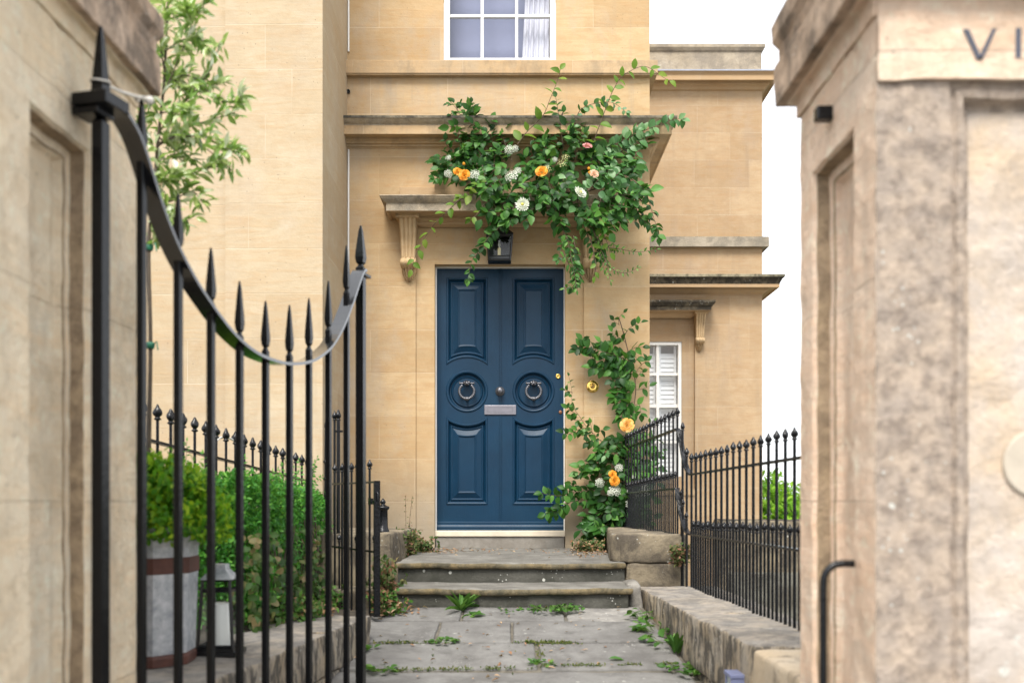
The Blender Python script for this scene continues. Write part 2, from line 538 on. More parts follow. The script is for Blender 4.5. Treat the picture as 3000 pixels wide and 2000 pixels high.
M['fresh_leaf'] = leaf_mat("jasmine_leaf", [(0, (.03, .10, .02)), (.6, (.06, .17, .03)), (1, (.14, .27, .05))], .4, .3)
M['hedge_leaf'] = leaf_mat("hedge_leaf", [(0, (.016, .10, .010)), (.4, (.04, .21, .020)), (.8, (.09, .31, .04)), (1, (.17, .42, .05))], .42, .3)
M['lime_leaf'] = leaf_mat("box_leaf", [(0, (.05, .19, .012)), (.4, (.12, .34, .016)), (1, (.38, .54, .02))], .42, .4)
M['olive_leaf'] = leaf_mat("olive_leaf", [(0, (.11, .22, .04)), (.4, (.27, .40, .09)), (.7, (.46, .56, .20)), (1, (.78, .79, .66))], .28, .38, spec=.7)
M['weed_leaf'] = leaf_mat("weed_leaf", [(0, (.03, .09, .014)), (.6, (.06, .16, .025)), (1, (.13, .25, .05))], .5, .3)
M['ivy_leaf'] = leaf_mat("creeper_leaf", [(0, (.03, .07, .02)), (.5, (.07, .13, .035)), (.8, (.14, .13, .05)), (1, (.28, .2, .1))], .5, .25)
M['red_leaf'] = leaf_mat("reddish_weed", [(0, (.05, .09, .025)), (.4, (.10, .12, .04)), (.7, (.22, .10, .06)), (1, (.36, .17, .12))], .6, .25)
M['dry_leaf'] = leaf_mat("dry_leaf", [(0, (.2, .09, .05)), (.5, (.34, .18, .10)), (1, (.48, .34, .22))], .8, .15)
M['moss'] = leaf_mat("moss_tuft", [(0, (.03, .05, .01)), (.5, (.07, .10, .02)), (1, (.15, .13, .04))], .8, .2)
M['bush_leaf'] = leaf_mat("far_bush_leaf", [(0, (.10, .27, .012)), (.5, (.20, .42, .025)), (1, (.36, .56, .06))], .5, .4)
M['bark'] = plain("bark", (.11, .085, .06), .9, var=.4, vscale=30, bump=.6)
M['stem'] = plain("rose_stem", (.10, .062, .035), .7, var=.4, vscale=30)
M['green_stem'] = plain("green_stem", (.09, .13, .04), .6, var=.3)
M['orange'] = leaf_mat("orange_petal", [(0, (.74, .23, .015)), (.5, (.86, .36, .03)), (1, (.92, .50, .09))], .6, .3, .2)
M['apricot'] = leaf_mat("apricot_petal", [(0, (.80, .35, .07)), (.5, (.88, .48, .13)), (1, (.92, .6, .25))], .6, .3, .2)
M['pink'] = leaf_mat("pink_petal", [(0, (.62, .17, .19)), (1, (.80, .38, .38))], .6, .3, .2)
M['peach'] = leaf_mat("peach_petal", [(0, (.80, .42, .27)), (1, (.85, .62, .48))], .6, .3, .2)
M['white_petal'] = leaf_mat("white_petal", [(0, (.62, .64, .52)), (1, (.82, .82, .74))], .6, .3, .2)
M['cream'] = leaf_mat("cream_petal", [(0, (.66, .64, .22)), (1, (.80, .78, .45))], .6, .3, .2)
M['yellow'] = plain("flower_centre", (.62, .55, .10), .7)
M['cord'] = plain("white_cord", (.6, .57, .52), .8)
M['letter'] = plain("letter_paint", (.055, .06, .085), .5, var=.2)
M['plaque'] = plain("cream_plaque", (.44, .385, .31), .8, var=.25)
M['blue_frame'] = plain("blue_grey_plastic", (.16, .18, .30), .4, var=.1)
M['lead'] = plain("lead_flashing", (.28, .30, .36), .5, metal=.2, var=.2)
M['slate'] = plain("roof_slate", (.09, .095, .11), .6, var=.3)
M['room'] = plain("room_wall", (.45, .44, .42), .9)

def galvanised():
    m, t, b = nt("galvanised_steel")
    g = G(t)
    p = g.pos()
    vo = g.n("ShaderNodeTexVoronoi")
    g.put(vo.inputs["Vector"], p)
    vo.inputs["Scale"].default_value = 38
    c = g.mix(g.step(g.noise(p, 28, 5, .6), .35, .65), (.27, .29, .31), (.58, .59, .60))
    c = g.mix(g.math('MULTIPLY', vo.outputs["Distance"], .5), c, (.30, .32, .35))
    g.put(b.inputs["Base Color"], c)
    b.inputs["Metallic"].default_value = .35
    b.inputs["Roughness"].default_value = .48
    return m
M['zinc'] = galvanised()

def glass_mat(name, refl, tint):
    m, t, b = nt(name)
    g = G(t)
    gl = g.n("ShaderNodeBsdfGlossy")
    gl.inputs["Roughness"].default_value = .02
    tr = g.n("ShaderNodeBsdfTransparent")
    g.put(tr.inputs["Color"], tint)
    lw = g.n("ShaderNodeLayerWeight")
    lw.inputs["Blend"].default_value = .5
    fr_ = g.math('ADD', ((refl - 1) / (refl + 1)) ** 2, g.math('MULTIPLY', g.math('POWER', lw.outputs["Facing"], 4), .7), clamp=True)
    mx = g.n("ShaderNodeMixShader")
    t.links.new(fr_, mx.inputs[0])
    t.links.new(tr.outputs[0], mx.inputs[1])
    t.links.new(gl.outputs[0], mx.inputs[2])
    t.links.new(mx.outputs[0], t.nodes["Material Output"].inputs[0])
    return m
M['glass'] = glass_mat("window_glass", 1.6, (.9, .92, .95))
M['lamp_glass'] = glass_mat("lantern_glass", 1.42, (.96, .97, .97))

def door_mat():
    m, t, b = nt("blue_door_paint")
    g = G(t)
    p = g.pos()
    c = g.mix(g.step(g.noise(p, 3.5, 5, .6), .35, .7), (.0017, .027, .062), (.0014, .020, .047))
    c = g.mix(g.math('MULTIPLY', g.step(g.noise(g.scale(p, (1, 1, .5)), 2.2, 7, .7), .45, .75), .35), c, (.010, .042, .074))
    c = g.mix(g.math('MULTIPLY', g.step(g.noise(g.scale(p, (14, 14, 1)), 4, 6, .7), .55, .8), .22), c, (.014, .045, .078))
    # worn paint: pale flecks along upright edges
    v = g.noise(g.scale(p, (90, 1, 5)), 1.0, 6, .7)
    fl = g.math('MULTIPLY', g.math('GREATER_THAN', v, .735), g.math('GREATER_THAN', g.noise(p, 7, 3), .55))
    c = g.mix(g.math('MULTIPLY', fl, .5), c, (.28, .32, .36))
    g.put(b.inputs["Base Color"], c)
    g.put(b.inputs["Roughness"], g.math('ADD', .36, g.math('MULTIPLY', g.noise(p, 9, 5), .14)))
    b.inputs["Specular IOR Level"].default_value = .26
    h = g.noise(g.scale(p, (30, 30, 2.5)), 3.0, 5, .6)
    g.put(b.inputs["Normal"], g.bump(h, .3, .004))
    return m
M['door'] = door_mat()
# ------------------------------------------------------------------ the setting: ground, path
def struct(o):
    o["kind"] = "structure"
    return o
mb = MB()
mb.add([(-3000, -3000, -1.34), (3000, -3000, -1.34), (3000, 3000, -1.34), (-3000, 3000, -1.34)], [(0, 1, 2, 3)])
struct(mb.build("ground", M['grass_ground']))
mb = MB()
mb.box(-8, 8, -9, 2.05, -1.30, -1.18)
struct(mb.build("pavement", M['flag']))

def pz(Y):                                   # the path rises towards the door
    return -.640 - .128 * (6.02 - Y)
mb = MB()
# bed of the path (mortar and soil seen in the joints)
def quadprism(mb, q, z0, zf, mi=0):
    vs = [(x, y, z0) for x, y in q] + [(x, y, zf(y)) for x, y in q]
    mb.add(vs, [(3, 2, 1, 0), (4, 5, 6, 7), (0, 1, 5, 4), (1, 2, 6, 5), (2, 3, 7, 6), (3, 0, 4, 7)], mi)
quadprism(mb, [(-.92, 4.60), (.93, 4.60), (.80, 6.1), (-.85, 6.1)], -1.2, lambda y: pz(y) - .014)
mb.box(-1.05, 1.0, 2.0, 4.62, -1.25, -.985)
def xl(Y): return -.86 + .02 * (Y - 4.5)
def xr(Y): return .862 - .058 * (Y - 4.57)
rows = [(5.69, 6.06, [1354, 1655]), (5.24, 5.69, [1282, 1500]), (4.76, 5.24, [1577]), (4.53, 4.76, [])]
k = 0
for (y0, y1, js) in rows:
    ym = (y0 + y1) / 2
    xs = [None] + [(j - HX) / F * ym for j in js] + [None]
    for i in range(len(xs) - 1):
        k += 1
        a0 = xl(ym) if xs[i] is None else xs[i] + .009
        a1 = xr(ym) if xs[i + 1] is None else xs[i + 1] - .009
        dz, tl, tx = random.uniform(-.003, .005), random.uniform(-.006, .006), random.uniform(-.004, .004)
        sk = random.uniform(-.02, .02)
        def xf(p, a0=a0, a1=a1, y0=y0, y1=y1, dz=dz, tl=tl, tx=tx, sk=sk):
            Y = y0 + .009 + p.y
            t = p.x / (a1 - a0)
            lo = xl(Y) if abs(a0 - xl((y0 + y1) / 2)) < 1e-6 else a0 + sk * (Y - y0)
            hi = xr(Y) if abs(a1 - xr((y0 + y1) / 2)) < 1e-6 else a1 - sk * (Y - y0)
            return Vector((lo + (hi - lo) * t, Y + .012 * math.sin(p.x * 3 + y0 * 9), pz(Y) - .07 + p.z + dz + tl * (p.y - .2) + tx * (t - .5)))
        rough_box(mb, a1 - a0, y1 - y0 - .018, .07 if y0 > 4.6 else .062, xf, r=.012 if y0 > 4.6 else .025, step=.05, amp=.004, freq=5, mi=2 if k == 3 else 1, seed=k)
# riser under the last slab and lower landing
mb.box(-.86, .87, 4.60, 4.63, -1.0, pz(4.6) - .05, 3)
for (y0, y1, xs) in [(3.9, 4.6, (-.98, -.1, .98)), (3.2, 3.9, (-1.0, .3, 1.0)), (2.06, 3.2, (-1.05, -.2, 1.0))]:
    for i in range(2):
        def xf(p, x=xs[i], y=y0): return Vector((x + .008 + p.x, y + .008 + p.y, -1.045 + p.z))
        rough_box(mb, xs[i + 1] - xs[i] - .016, y1 - y0 - .016, .065, xf, r=.012, step=.12, amp=.004, mi=1, seed=y0 + i)
struct(mb.build("path", [M['mortar'], M['flag'], M['flag_pale'], M['riser']]))

# garden soil left of the path, gravel yard (light well) to the right
mb = MB()
def gz(y): return -.615 + .0 * y
quadprism(mb, [(-9, 3.05), (-1.16, 3.05), (-1.16, 6.15), (-9, 6.15)], -1.3, lambda y: -.625)
quadprism(mb, [(-9, 6.15), (-.83, 6.15), (-.83, 7.5), (-9, 7.5)], -1.3, lambda y: -.67)
quadprism(mb, [(-1.16, 5.29), (-.83, 5.29), (-.83, 6.15), (-1.16, 6.15)], -1.3, lambda y: -.66)
struct(mb.build("garden_soil", M['soil']))
mb = MB()
mb.add([(1.22, 2.95, -1.25), (9, 2.95, -1.25), (9, 14.3, -1.25), (1.22, 14.3, -1.25)], [(0, 1, 2, 3)])
struct(mb.build("gravel_yard", M['gravel']))

# ------------------------------------------------------------------ the house
HOUSE = thing("house", "honey coloured stone villa with blue double door and moulded cornices above the steps", "house", (0, 8.5, -.64))
YF, YS, YD = 8.5, 8.52, 8.65                       # wall face, sunk door surround, door
XW0, XW1 = -1.4143, 1.1817                         # inner corner with the left wing, right corner
ZT = 7.2
def px2x(px, Y): return (px - HX) / F * Y
def py2z(py, Y): return (HY - py) / F * Y
DX0, DX1 = -.6655, .4585
DZ0, DZ1 = -.2475, 2.045
SX0, SX1, SZ1 = px2x(1218, YF), px2x(1711, YF), 2.44
UX0, UX1, UZ0 = px2x(1300, YF), px2x(1629, YF), 3.79
UZ1 = 5.75
mb = MB()
front = lambda u, w, d: (u, YF + d, w)
us = sorted([XW0, SX0, UX0, UX1, SX1, XW1])
ws = [-.70, -.394, SZ1, UZ0, UZ1, ZT]
def hole(u, w):
    return (SX0 < u < SX1 and -.70 < w < SZ1) or (UX0 < u < UX1 and UZ0 < w < UZ1)
grid_sheet(mb, us, ws, hole, YS - YF, front)
surr = lambda u, w, d: (u, YS + d, w)
grid_sheet(mb, [SX0 - .02, DX0, DX1, SX1 + .02], [-.70, -.394, DZ1, SZ1 + .02], lambda u, w: DX0 < u < DX1 and -.70 < w < DZ1, .16, surr)
# right flank of the entrance block and its top
mb.add([(XW1, YF, -1.3), (XW1, 14.3, -1.3), (XW1, 14.3, ZT), (XW1, YF, ZT)], [(0, 1, 2, 3)])
mb.add([(XW0, YF, ZT), (XW1, YF, ZT), (XW1, 14.3, ZT), (XW0, 14.3, ZT)], [(0, 1, 2, 3)])
mb.add([(XW0, YF, -1.3), (XW1, YF, -1.3), (XW1, YF, -.70), (XW0, YF, -.70)], [(0, 1, 2, 3)])
mb.build("wall", M['ashlar'], HOUSE)
# left wing: pilaster strip and wall face
mb = MB()
YL = 7.39
XP = px2x(660, YL)
mb.add([(XP, YL, -1.3), (XW0, YL, -1.3), (XW0, YL, 9), (XP, YL, 9)], [(0, 1, 2, 3)])
mb.add([(XW0, YL, -1.3), (XW0, YF + .01, -1.3), (XW0, YF + .01, 9), (XW0, YL, 9)], [(0, 1, 2, 3)])
mb.add([(XP, YL, -1.3), (XP, YL, 9), (XP, YL + .035, 9), (XP, YL + .035, -1.3)], [(0, 1, 2, 3)])
mb.add([(-5.2, YL + .035, -1.3), (XP, YL + .035, -1.3), (XP, YL + .035, 9), (-5.2, YL + .035, 9)], [(0, 1, 2, 3)])
mb.add([(-5.2, YL + .035, -1.3), (-5.2, YL + .035, 9), (-5.2, 16, 9), (-5.2, 16, -1.3)], [(0, 1, 2, 3)])
mb.add([(-5.2, YL, 9), (XW0, YL, 9), (XW0, 16, 9), (-5.2, 16, 9)], [(0, 1, 2, 3)])
mb.add([(XW0, YF, ZT - .01), (XW0, 16, ZT - .01), (XW0, 16, 9), (XW0, YF, 9)], [(0, 1, 2, 3)])
mb.build("wing_wall", M['ashlar_wing'], HOUSE)
# pale mortar fillet and cable in the inner corner
mb = MB()
mb.tube([(XW0 + .012, YF - .010, -.2), (XW0 + .013, YF - .011, 1.3), (XW0 + .011, YF - .010, 2.2), (XW0 + .012, YF - .010, 3.02)], .0085, 6)
mb.tube([(XW0 + .012, YF - .010, 3.86), (XW0 + .012, YF - .010, ZT)], .0085, 6)
mb.build("corner_fillet", M['white'], HOUSE)
mb = MB()
c = P(1021, 270, YF)
mb.lathe([(.0, .0), (.016, .0), (.017, .02), (.012, .022), (.011, .006), (0, .006)], (c.x, YF, c.z), (0, -1, 0), 12)
mb.build("overflow_pipe", M['lantern'], HOUSE)

# string course
mb = MB()
def prof_z(lst, Y): return [(p, py2z(y, Y)) for p, y in lst]
zb, zt = py2z(218, 8.44), py2z(176, 8.44)
pr = [(0, zt + .012), (.058, zt), (.06, zt - .004), (.06, zb + .012), (.052, zb + .012), (.052, zb), (0, zb - .002)]
sweep(mb, [(XW0, YF), (XW1, YF), (XW1, 14.3)], pr, [1, 0, 0, 0, 0, 0])
mb.build("string_course", [M['trim'], M['trim_top']], HOUSE)
# main cornice of the entrance block
mb = MB()
Yc = 8.3
z = lambda py: py2z(py, Yc)
pr = [(0, z(338) + .03), (.200, z(338)), (.205, z(339.5)), (.205, z(346)), (.196, z(346.6)), (.190, z(350)), (.176, z(355)), (.160, z(359)), (.158, z(362)),
      (.165, z(363)), (.165, z(388)), (.150, z(388)), (.150, z(386.5)), (.075, z(386.5)), (.075, z(394)), (.058, z(397)), (.05, z(401)), (.03, z(402)), (.028, z(407)), (.012, z(409)), (0, z(413))]
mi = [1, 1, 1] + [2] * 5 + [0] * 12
sweep(mb, [(XW0, YF), (XW1, YF), (XW1, 14.3)], pr, mi)
mb.build("cornice", [M['trim'], M['dark_fillet'], M['weathered']], HOUSE)

# hood over the door with its blocking course
mb = MB()
Yh = 8.21
z = lambda py: py2z(py, Yh)
hx0, hx1 = px2x(1133, Yh) + .27, px2x(1801, Yh) - .27
hp = .27
pr = [(0, z(574) + .004), (hp + .055, z(574)), (hp + .057, z(577)), (hp + .05, z(578.5)), (hp + .043, z(583)), (hp + .025, z(589)), (hp + .004, z(594)), (hp + .002, z(596.5)), (hp + .008, z(597)),
      (hp + .008, z(616)), (hp - .012, z(616)), (hp - .012, z(613.5)), (.09, z(613.5)), (.09, z(620)), (.07, z(625)), (.05, z(626)), (.045, z(633)), (.02, z(636)), (0, z(638))]
sweep(mb, [(hx0, YF + .02), (hx0, YF), (hx1, YF), (hx1, YF + .02)], pr, [1] + [2] * 7 + [3] + [0] * 9)
mb.box(px2x(1171, 8.43), px2x(1765, 8.43), 8.43, YF + .01, z(576), py2z(548, 8.43))
mb.box(px2x(1273, 8.39), px2x(1662, 8.39), 8.39, YF + .012, z(576), py2z(531, 8.39))
mb.build("door_hood", [M['trim_clean'], M['trim_top'], M['weathered'], M['weathered']], HOUSE, bevel=.0025, bseg=1)

# console brackets: reeded scroll, volute, hanging leaf
def console(x, ytop, ybot, Yw, s, mat):
    """s: scale against the pair beside the door; ytop, ybot heights in metres"""
    mb = MB()
    # abacus
    w = .085 * s
    zt = ytop
    ab = [(.098 * s, zt), (.098 * s, zt - .006 * s), (.09 * s, zt - .022 * s), (.085 * s, zt - .024 * s), (.083 * s, zt - .04 * s), (.088 * s, zt - .041 * s), (.088 * s, zt - .052 * s), (.07 * s, zt - .054 * s)]
    for (p, zz) in ab[:0]:
        pass
    pj = .10 * s
    sweep(mb, [(x - .01, Yw + .01), (x - .01, Yw - pj), (x + .01, Yw - pj), (x + .01, Yw + .01)], [(0, zt)] + ab + [(0, zt - .054 * s)])
    z1 = zt - .054 * s
    z0 = ybot
    H = z1 - z0
    nz, nx = 72, 45
    vs = []
    for j in range(nz + 1):
        t = j / nz                       # 0 top .. 1 tip of the leaf
        if t < .62:                      # reeded shaft
            a = t / .62
            hw = (.074 - .014 * a) * s
            dep = (.165 - .075 * a ** .8 - .02 * math.sin(PI * a)) * s
            kind = 0
        elif t < .775:                   # volute
            a = (t - .62) / .155
            hw = .064 * s * (1 + .05 * math.sin(PI * a))
            dep = (.062 + .058 * math.sqrt(max(0, 1 - (2 * a - 1) ** 2))) * s
            kind = 1
        else:                            # leaf
            a = (t - .775) / .225
            hw = (.055 * (1 - a ** 2.6) + .004) * s * (1 + .07 * math.sin(a * 9))
            dep = (.058 * (1 - a) ** .7 + .012 + .02 * a * (1 - a)) * s
            kind = 2
        for i in range(nx + 1):
            q = i / nx * 2 - 1
            if kind == 0:
                rib = .019 * s * (abs(math.sin(2.5 * PI * (q + 1) / 1.0 * .8)) ** .6 - .6)
                d = dep + rib
            elif kind == 1:
                d = dep * (1 - .08 * q * q) + .013 * s * abs(math.sin(1.5 * PI * (q + 1))) ** .7
            else:
                d = dep * (1 - .55 * q * q) + .012 * s * math.cos(q * 5 * PI) * (1 - a * .5)
            dz = 0
            if kind == 2:
                dz = .012 * s * abs(math.sin(q * 2.5 * PI)) * a
            vs.append((x + q * hw, Yw - d, z1 - H * t + dz))
    fs = [(j * (nx + 1) + i, (j + 1) * (nx + 1) + i, (j + 1) * (nx + 1) + i + 1, j * (nx + 1) + i + 1) for j in range(nz) for i in range(nx)]
    mb.add(vs, fs, 0, True)
    for e in (0, nx):                    # flanks back to the wall
        L = [vs[j * (nx + 1) + e] for j in range(nz + 1)]
        bvs = L + [(p[0], Yw + .01, p[2]) for p in L]
        n = nz + 1
        ff = [(j, j + 1, n + j + 1, n + j) for j in range(nz)]
        mb.add(bvs, ff if e == 0 else [f[::-1] for f in ff])
    return mb.build("console_bracket", mat, HOUSE)
M['console'] = stone_mat("console_stone", (.50, .36, .21), (.40, .28, .15), JOINT, bw=9, rh=9, gamt=.6, grey=(.25, .21, .15), dark=(.12, .09, .06), damt=.5, bump=.4)
console(px2x(1194, 8.36), py2z(625, 8.39), py2z(826, 8.45), YF, 1.0, M['console'])
console(px2x(1733, 8.36), py2z(625, 8.39), py2z(826, 8.45), YF, 1.0, M['console'])

# threshold
mb = MB()
mb.box(DX0 - .02, DX1 + .004, 8.555, YD + .05, py2z(1571, 8.56), py2z(1553.5, 8.56), 0)
mb.box(DX0 + .004, DX1 - .004, 8.57, YD + .05, -.42, py2z(1571, 8.56) - .001, 1)
mb.build("threshold", [M['sill_wood'], M['sill_grey']], HOUSE, bevel=.006)
mb = MB()       # pale lining strips of the frame
mb.box(DX0 - .004, DX0 + .010, YD - .045, YD + .04, DZ0, DZ1 - .004)
mb.box(DX1 - .008, DX1 + .004, YD - .03, YD + .04, DZ0, DZ1 - .004)
mb.box(DX0 + .010, DX1 - .008, YD - .035, YD + .04, DZ1 - .008, DZ1 + .004)
mb.build("door_frame", M['white'], HOUSE)

# ---- the door: leaf with six sunk panels
S = F / YD
def dxp(px): return (px - HX) / S
def dzp(py): return (HY - py) / S
def rect_arc(x0, x1, z0, z1, arc=None):
    """loop with inset d; arc = (cx, cz, R, 'b'|'t'): that edge is a circle arc round (cx, cz)"""
    def f(d, n=18):
        a, b, c, e = x0 + d, x1 - d, z0 + d, z1 - d
        pts = []
        if arc and arc[3] == 'b':
            cx, cz, R, _ = arc
            for i in range(n + 1):
                x = a + (b - a) * i / n
                pts.append((x, cz + math.sqrt(max(0, (R + d) ** 2 - (x - cx) ** 2))))
            pts += [(b, e), (a, e)]
        elif arc:
            cx, cz, R, _ = arc
            pts += [(a, c), (b, c)]
            for i in range(n + 1):
                x = b + (a - b) * i / n
                pts.append((x, cz - math.sqrt(max(0, (R + d) ** 2 - (x - cx) ** 2))))
        else:
            pts = [(a, c), (b, c), (b, e), (a, e)]
        return pts
    return f
def circ(cx, cz, R):
    def f(d, n=48):
        return [(cx + (R - d) * math.cos(2 * PI * i / n), cz + (R - d) * math.sin(2 * PI * i / n)) for i in range(n)]
    return f
def panel_mesh(mb, loop, prof, Y, closed_last=True):
    rows = []
    for d, h in prof:
        rows.append([(x, Y - h, zz) for x, zz in loop(d)])
    n = len(rows[0])
    for r in range(len(rows) - 1):
        for i in range(n):
            k = (i + 1) % n
            mb.add([rows[r][i], rows[r][k], rows[r + 1][k], rows[r + 1][i]], [(0, 1, 2, 3)])
    if closed_last:
        mb.add(rows[-1], [tuple(range(n))])
lcx, rcx, ccz = dxp(1368), dxp(1563), dzp(1146)
Ra, Rb = 98 / S, 96 / S
loops = [rect_arc(dxp(1307.5), dxp(1429), dzp(1069), dzp(813), (lcx, ccz, Ra, 'b')),
         rect_arc(dxp(1501.5), dxp(1624), dzp(1069), dzp(813), (rcx, ccz, Ra, 'b')),
         rect_arc(dxp(1307), dxp(1428.5), dzp(1477.5), dzp(1220), (lcx, ccz, Rb, 't')),
         rect_arc(dxp(1502), dxp(1624), dzp(1477.5), dzp(1220), (rcx, ccz, Rb, 't'))]
circles = [circ(lcx, ccz, 61.5 / S), circ(rcx, ccz, 61.5 / S)]
pxm = 1 / S
PROF = [(0, 0), (.6 * pxm, .005), (1.8 * pxm, .0085), (4 * pxm, .0085), (5.6 * pxm, .005), (6.6 * pxm, .003), (7.0 * pxm, -.008), (8.4 * pxm, -.020), (10.5 * pxm, -.026), (12.0 * pxm, -.024), (12.6 * pxm, -.016), (14.2 * pxm, -.013), (16 * pxm, -.0135), (17.2 * pxm, -.017), (18.0 * pxm, -.019),
        (19.2 * pxm, -.019), (33.0 * pxm, -.003), (34.0 * pxm, .0005), (35.2 * pxm, .001), (36.6 * pxm, -.0005), (37.6 * pxm, -.006), (39.2 * pxm, -.0075)]
PROFC = [(0, 0), (.8 * pxm, .005), (2.4 * pxm, .009), (5 * pxm, .009), (7 * pxm, .006), (8.4 * pxm, .003), (9 * pxm, -.010), (11 * pxm, -.024), (14.5 * pxm, -.027), (16 * pxm, -.018), (18 * pxm, -.013), (20.5 * pxm, -.016), (21.5 * pxm, -.021), (23 * pxm, -.021)]
# the face of the leaf, with holes
bm = bmesh.new()
x0, x1, z0, z1 = DX0 + .010, DX1 - .008, DZ0 + .004, DZ1 - .008
outl = [(x0, z0), (x1, z0), (x1, z1), (x0, z1)]
for lp in [outl] + [l(0) for l in loops + circles]:
    vs = [bm.verts.new((x, YD, zz)) for x, zz in lp]
    for i in range(len(vs)):
        bm.edges.new((vs[i], vs[(i + 1) % len(vs)]))
bmesh.ops.triangle_fill(bm, use_beauty=True, use_dissolve=False, edges=bm.edges[:], normal=(0, -1, 0))
mb = MB()
bm.verts.index_update()
mb.add([v.co[:] for v in bm.verts], [[v.index for v in f.verts] for f in bm.faces])
bm.free()
# meeting bead in the middle, weather moulding at the foot, back of the leaf
cxm = dxp(1466.5)
for (xa, w, h) in ((cxm, .0035, .006), (cxm - .011, .0018, .003), (cxm + .011, .0018, .003)):
    mb.obox((xa, YD - h / 2, (dzp(1545) + z1) / 2), (w, 0, 0), (0, h / 2 + .001, 0), (0, 0, (z1 - dzp(1545)) / 2))
sweep(mb, [(x0, YD), (x1, YD)], [(0, dzp(1526)), (.010, dzp(1528)), (.012, dzp(1531)), (.010, dzp(1534.5)), (.018, dzp(1536.5)), (.024, dzp(1541)), (.026, dzp(1545)), (.022, dzp(1548)), (.028, dzp(1550)), (.028, dzp(1552.3)), (0, dzp(1552.5))])
mb.box(x0, x1, YD + .045, YD + .05, z0, z1)
mb.box(x0, x1, YD + .002, YD + .05, z0 - .002, z0 - .001)
DOOR = mb.build("door", M['door'], HOUSE)
for lp in loops:
    mb = MB()
    panel_mesh(mb, lp, PROF, YD)
    mb.build("door_panel", M['door'], DOOR)
for lp in circles:
    mb = MB()
    panel_mesh(mb, lp, PROFC, YD)
    o = mb.build("round_panel", M['door'], DOOR)
# wreath knockers
def knocker(cx, cz):
    mb = MB()
    Yk = YD - .035
    pts, rad = [], []
    for i in range(61):
        a = math.radians(128 + 284 * i / 60)
        r = .060
        rr = r * (1 + .10 * abs(math.cos(a)) ** 3)
        pts.append((cx + rr * .98 * math.cos(a), Yk - .004, cz - .004 + rr * 1.08 * math.sin(a)))
        rad.append(.0105 + .0035 * abs(math.sin(i * PI / 3.0)) + (.006 if 27 <= i <= 33 else 0))
    mb.tube(pts, rad, 10)
    for (dx, dz, r) in ((0, .066, .019), (-.019, .072, .015), (.019, .072, .015), (-.010, .058, .014), (.011, .058, .014), (0, .082, .012)):
        mb.lathe([(0, -r), (r * .7, -r * .7), (r, 0), (r * .7, r * .7), (0, r)], (cx + dx, Yk - .006, cz + dz), (random.uniform(-.5, .5), -1, random.uniform(-.5, .5)), 8)
    mb.tube([(cx - .064, Yk - .002, cz + .066), (cx + .064, Yk - .002, cz + .066)], .0075, 8)
    for sg in (-1, 1):
        mb.lathe([(.004, -.006), (.0125, -.004), (.0125, .004), (.004, .006)], (cx + sg * .062, Yk - .002, cz + .066), (1, 0, 0), 10)
        mb.tube([(cx + sg * .03, Yk, cz + .066), (cx + sg * .03, YD + .03, cz + .066)], .006, 8)
    mb.lathe([(.02, 0), (.02, .03), (.012, .04), (.0, .041)], (cx, YD + .02, cz + .066), (0, -1, 0), 12)
    mb.lathe([(.012, 0), (.012, .03), (.0, .035)], (cx, YD + .021, cz - .065), (0, -1, 0), 12)
    mb.build("door_knocker", M['pewter'], DOOR)
knocker(dxp(1368), dzp(1146))
knocker(dxp(1563), dzp(1146))
mb = MB()
mb.lathe([(.030, 0), (.041, .002), (.041, .006), (.034, .011), (.018, .014), (.016, .03), (.024, .036), (.031, .046), (.032, .055), (.026, .066), (.012, .072), (0, .073)], (dxp(1465), YD, dzp(1146)), (0, -1, 0), 24)
mb.build("door_knob", M['pewter'], DOOR)
mb = MB()
xa, xb, za, zb = dxp(1419), dxp(1512), dzp(1214.5), dzp(1186.5)
mb.box(xa, xb, YD - .012, YD + .001, za, zb)
LP = mb.build("letter_plate", M['plate'], DOOR, bevel=.004)
mb2 = MB()
w = .0016
xa, xb, za, zb = dxp(1429), dxp(1502), dzp(1208), dzp(1193)
for (a, b, c, d) in ((xa, xb, za, za + w), (xa, xb, zb - w, zb), (xa, xa + w, za, zb), (xb - w, xb, za, zb)):
    mb2.box(a, b, YD - .0135, YD - .008, c, d)
mb2.build("letter_flap", M['pewter'], DOOR)
mb = MB()
mb.lathe([(.022, 0), (.022, .006), (.018, .009), (.008, .009), (.007, .003), (0, .003)], (dxp(1635), YD, dzp(1102)), (0, -1, 0), 20)
mb.build("door_lock", M['brass'], DOOR)
mb = MB()
mb.lathe([(.016, 0), (.016, .004), (.010, .006), (0, .006)], (dxp(1642), YD, dzp(1207)), (0, -1, 0), 16)
mb.build("door_lock", M['copper'], DOOR)

# bell push
mb = MB()
c = P(1736, 1132, YF)
mb.lathe([(.050, 0), (.053, .004), (.052, .008), (.046, .011), (.040, .011), (.036, .015), (.028, .016), (.022, .012), (.018, .013), (.018, .019), (.011, .022)], (c.x, YF, c.z), (0, -1, 0), 32)
BELL = mb.build("doorbell", M['brass'], HOUSE)
mb = MB()
mb.lathe([(.010, 0), (.010, .004), (.006, .006), (0, .006)], (c.x, YF - .020, c.z), (0, -1, 0), 14)
mb.build("bell_button", M['copper'], BELL)

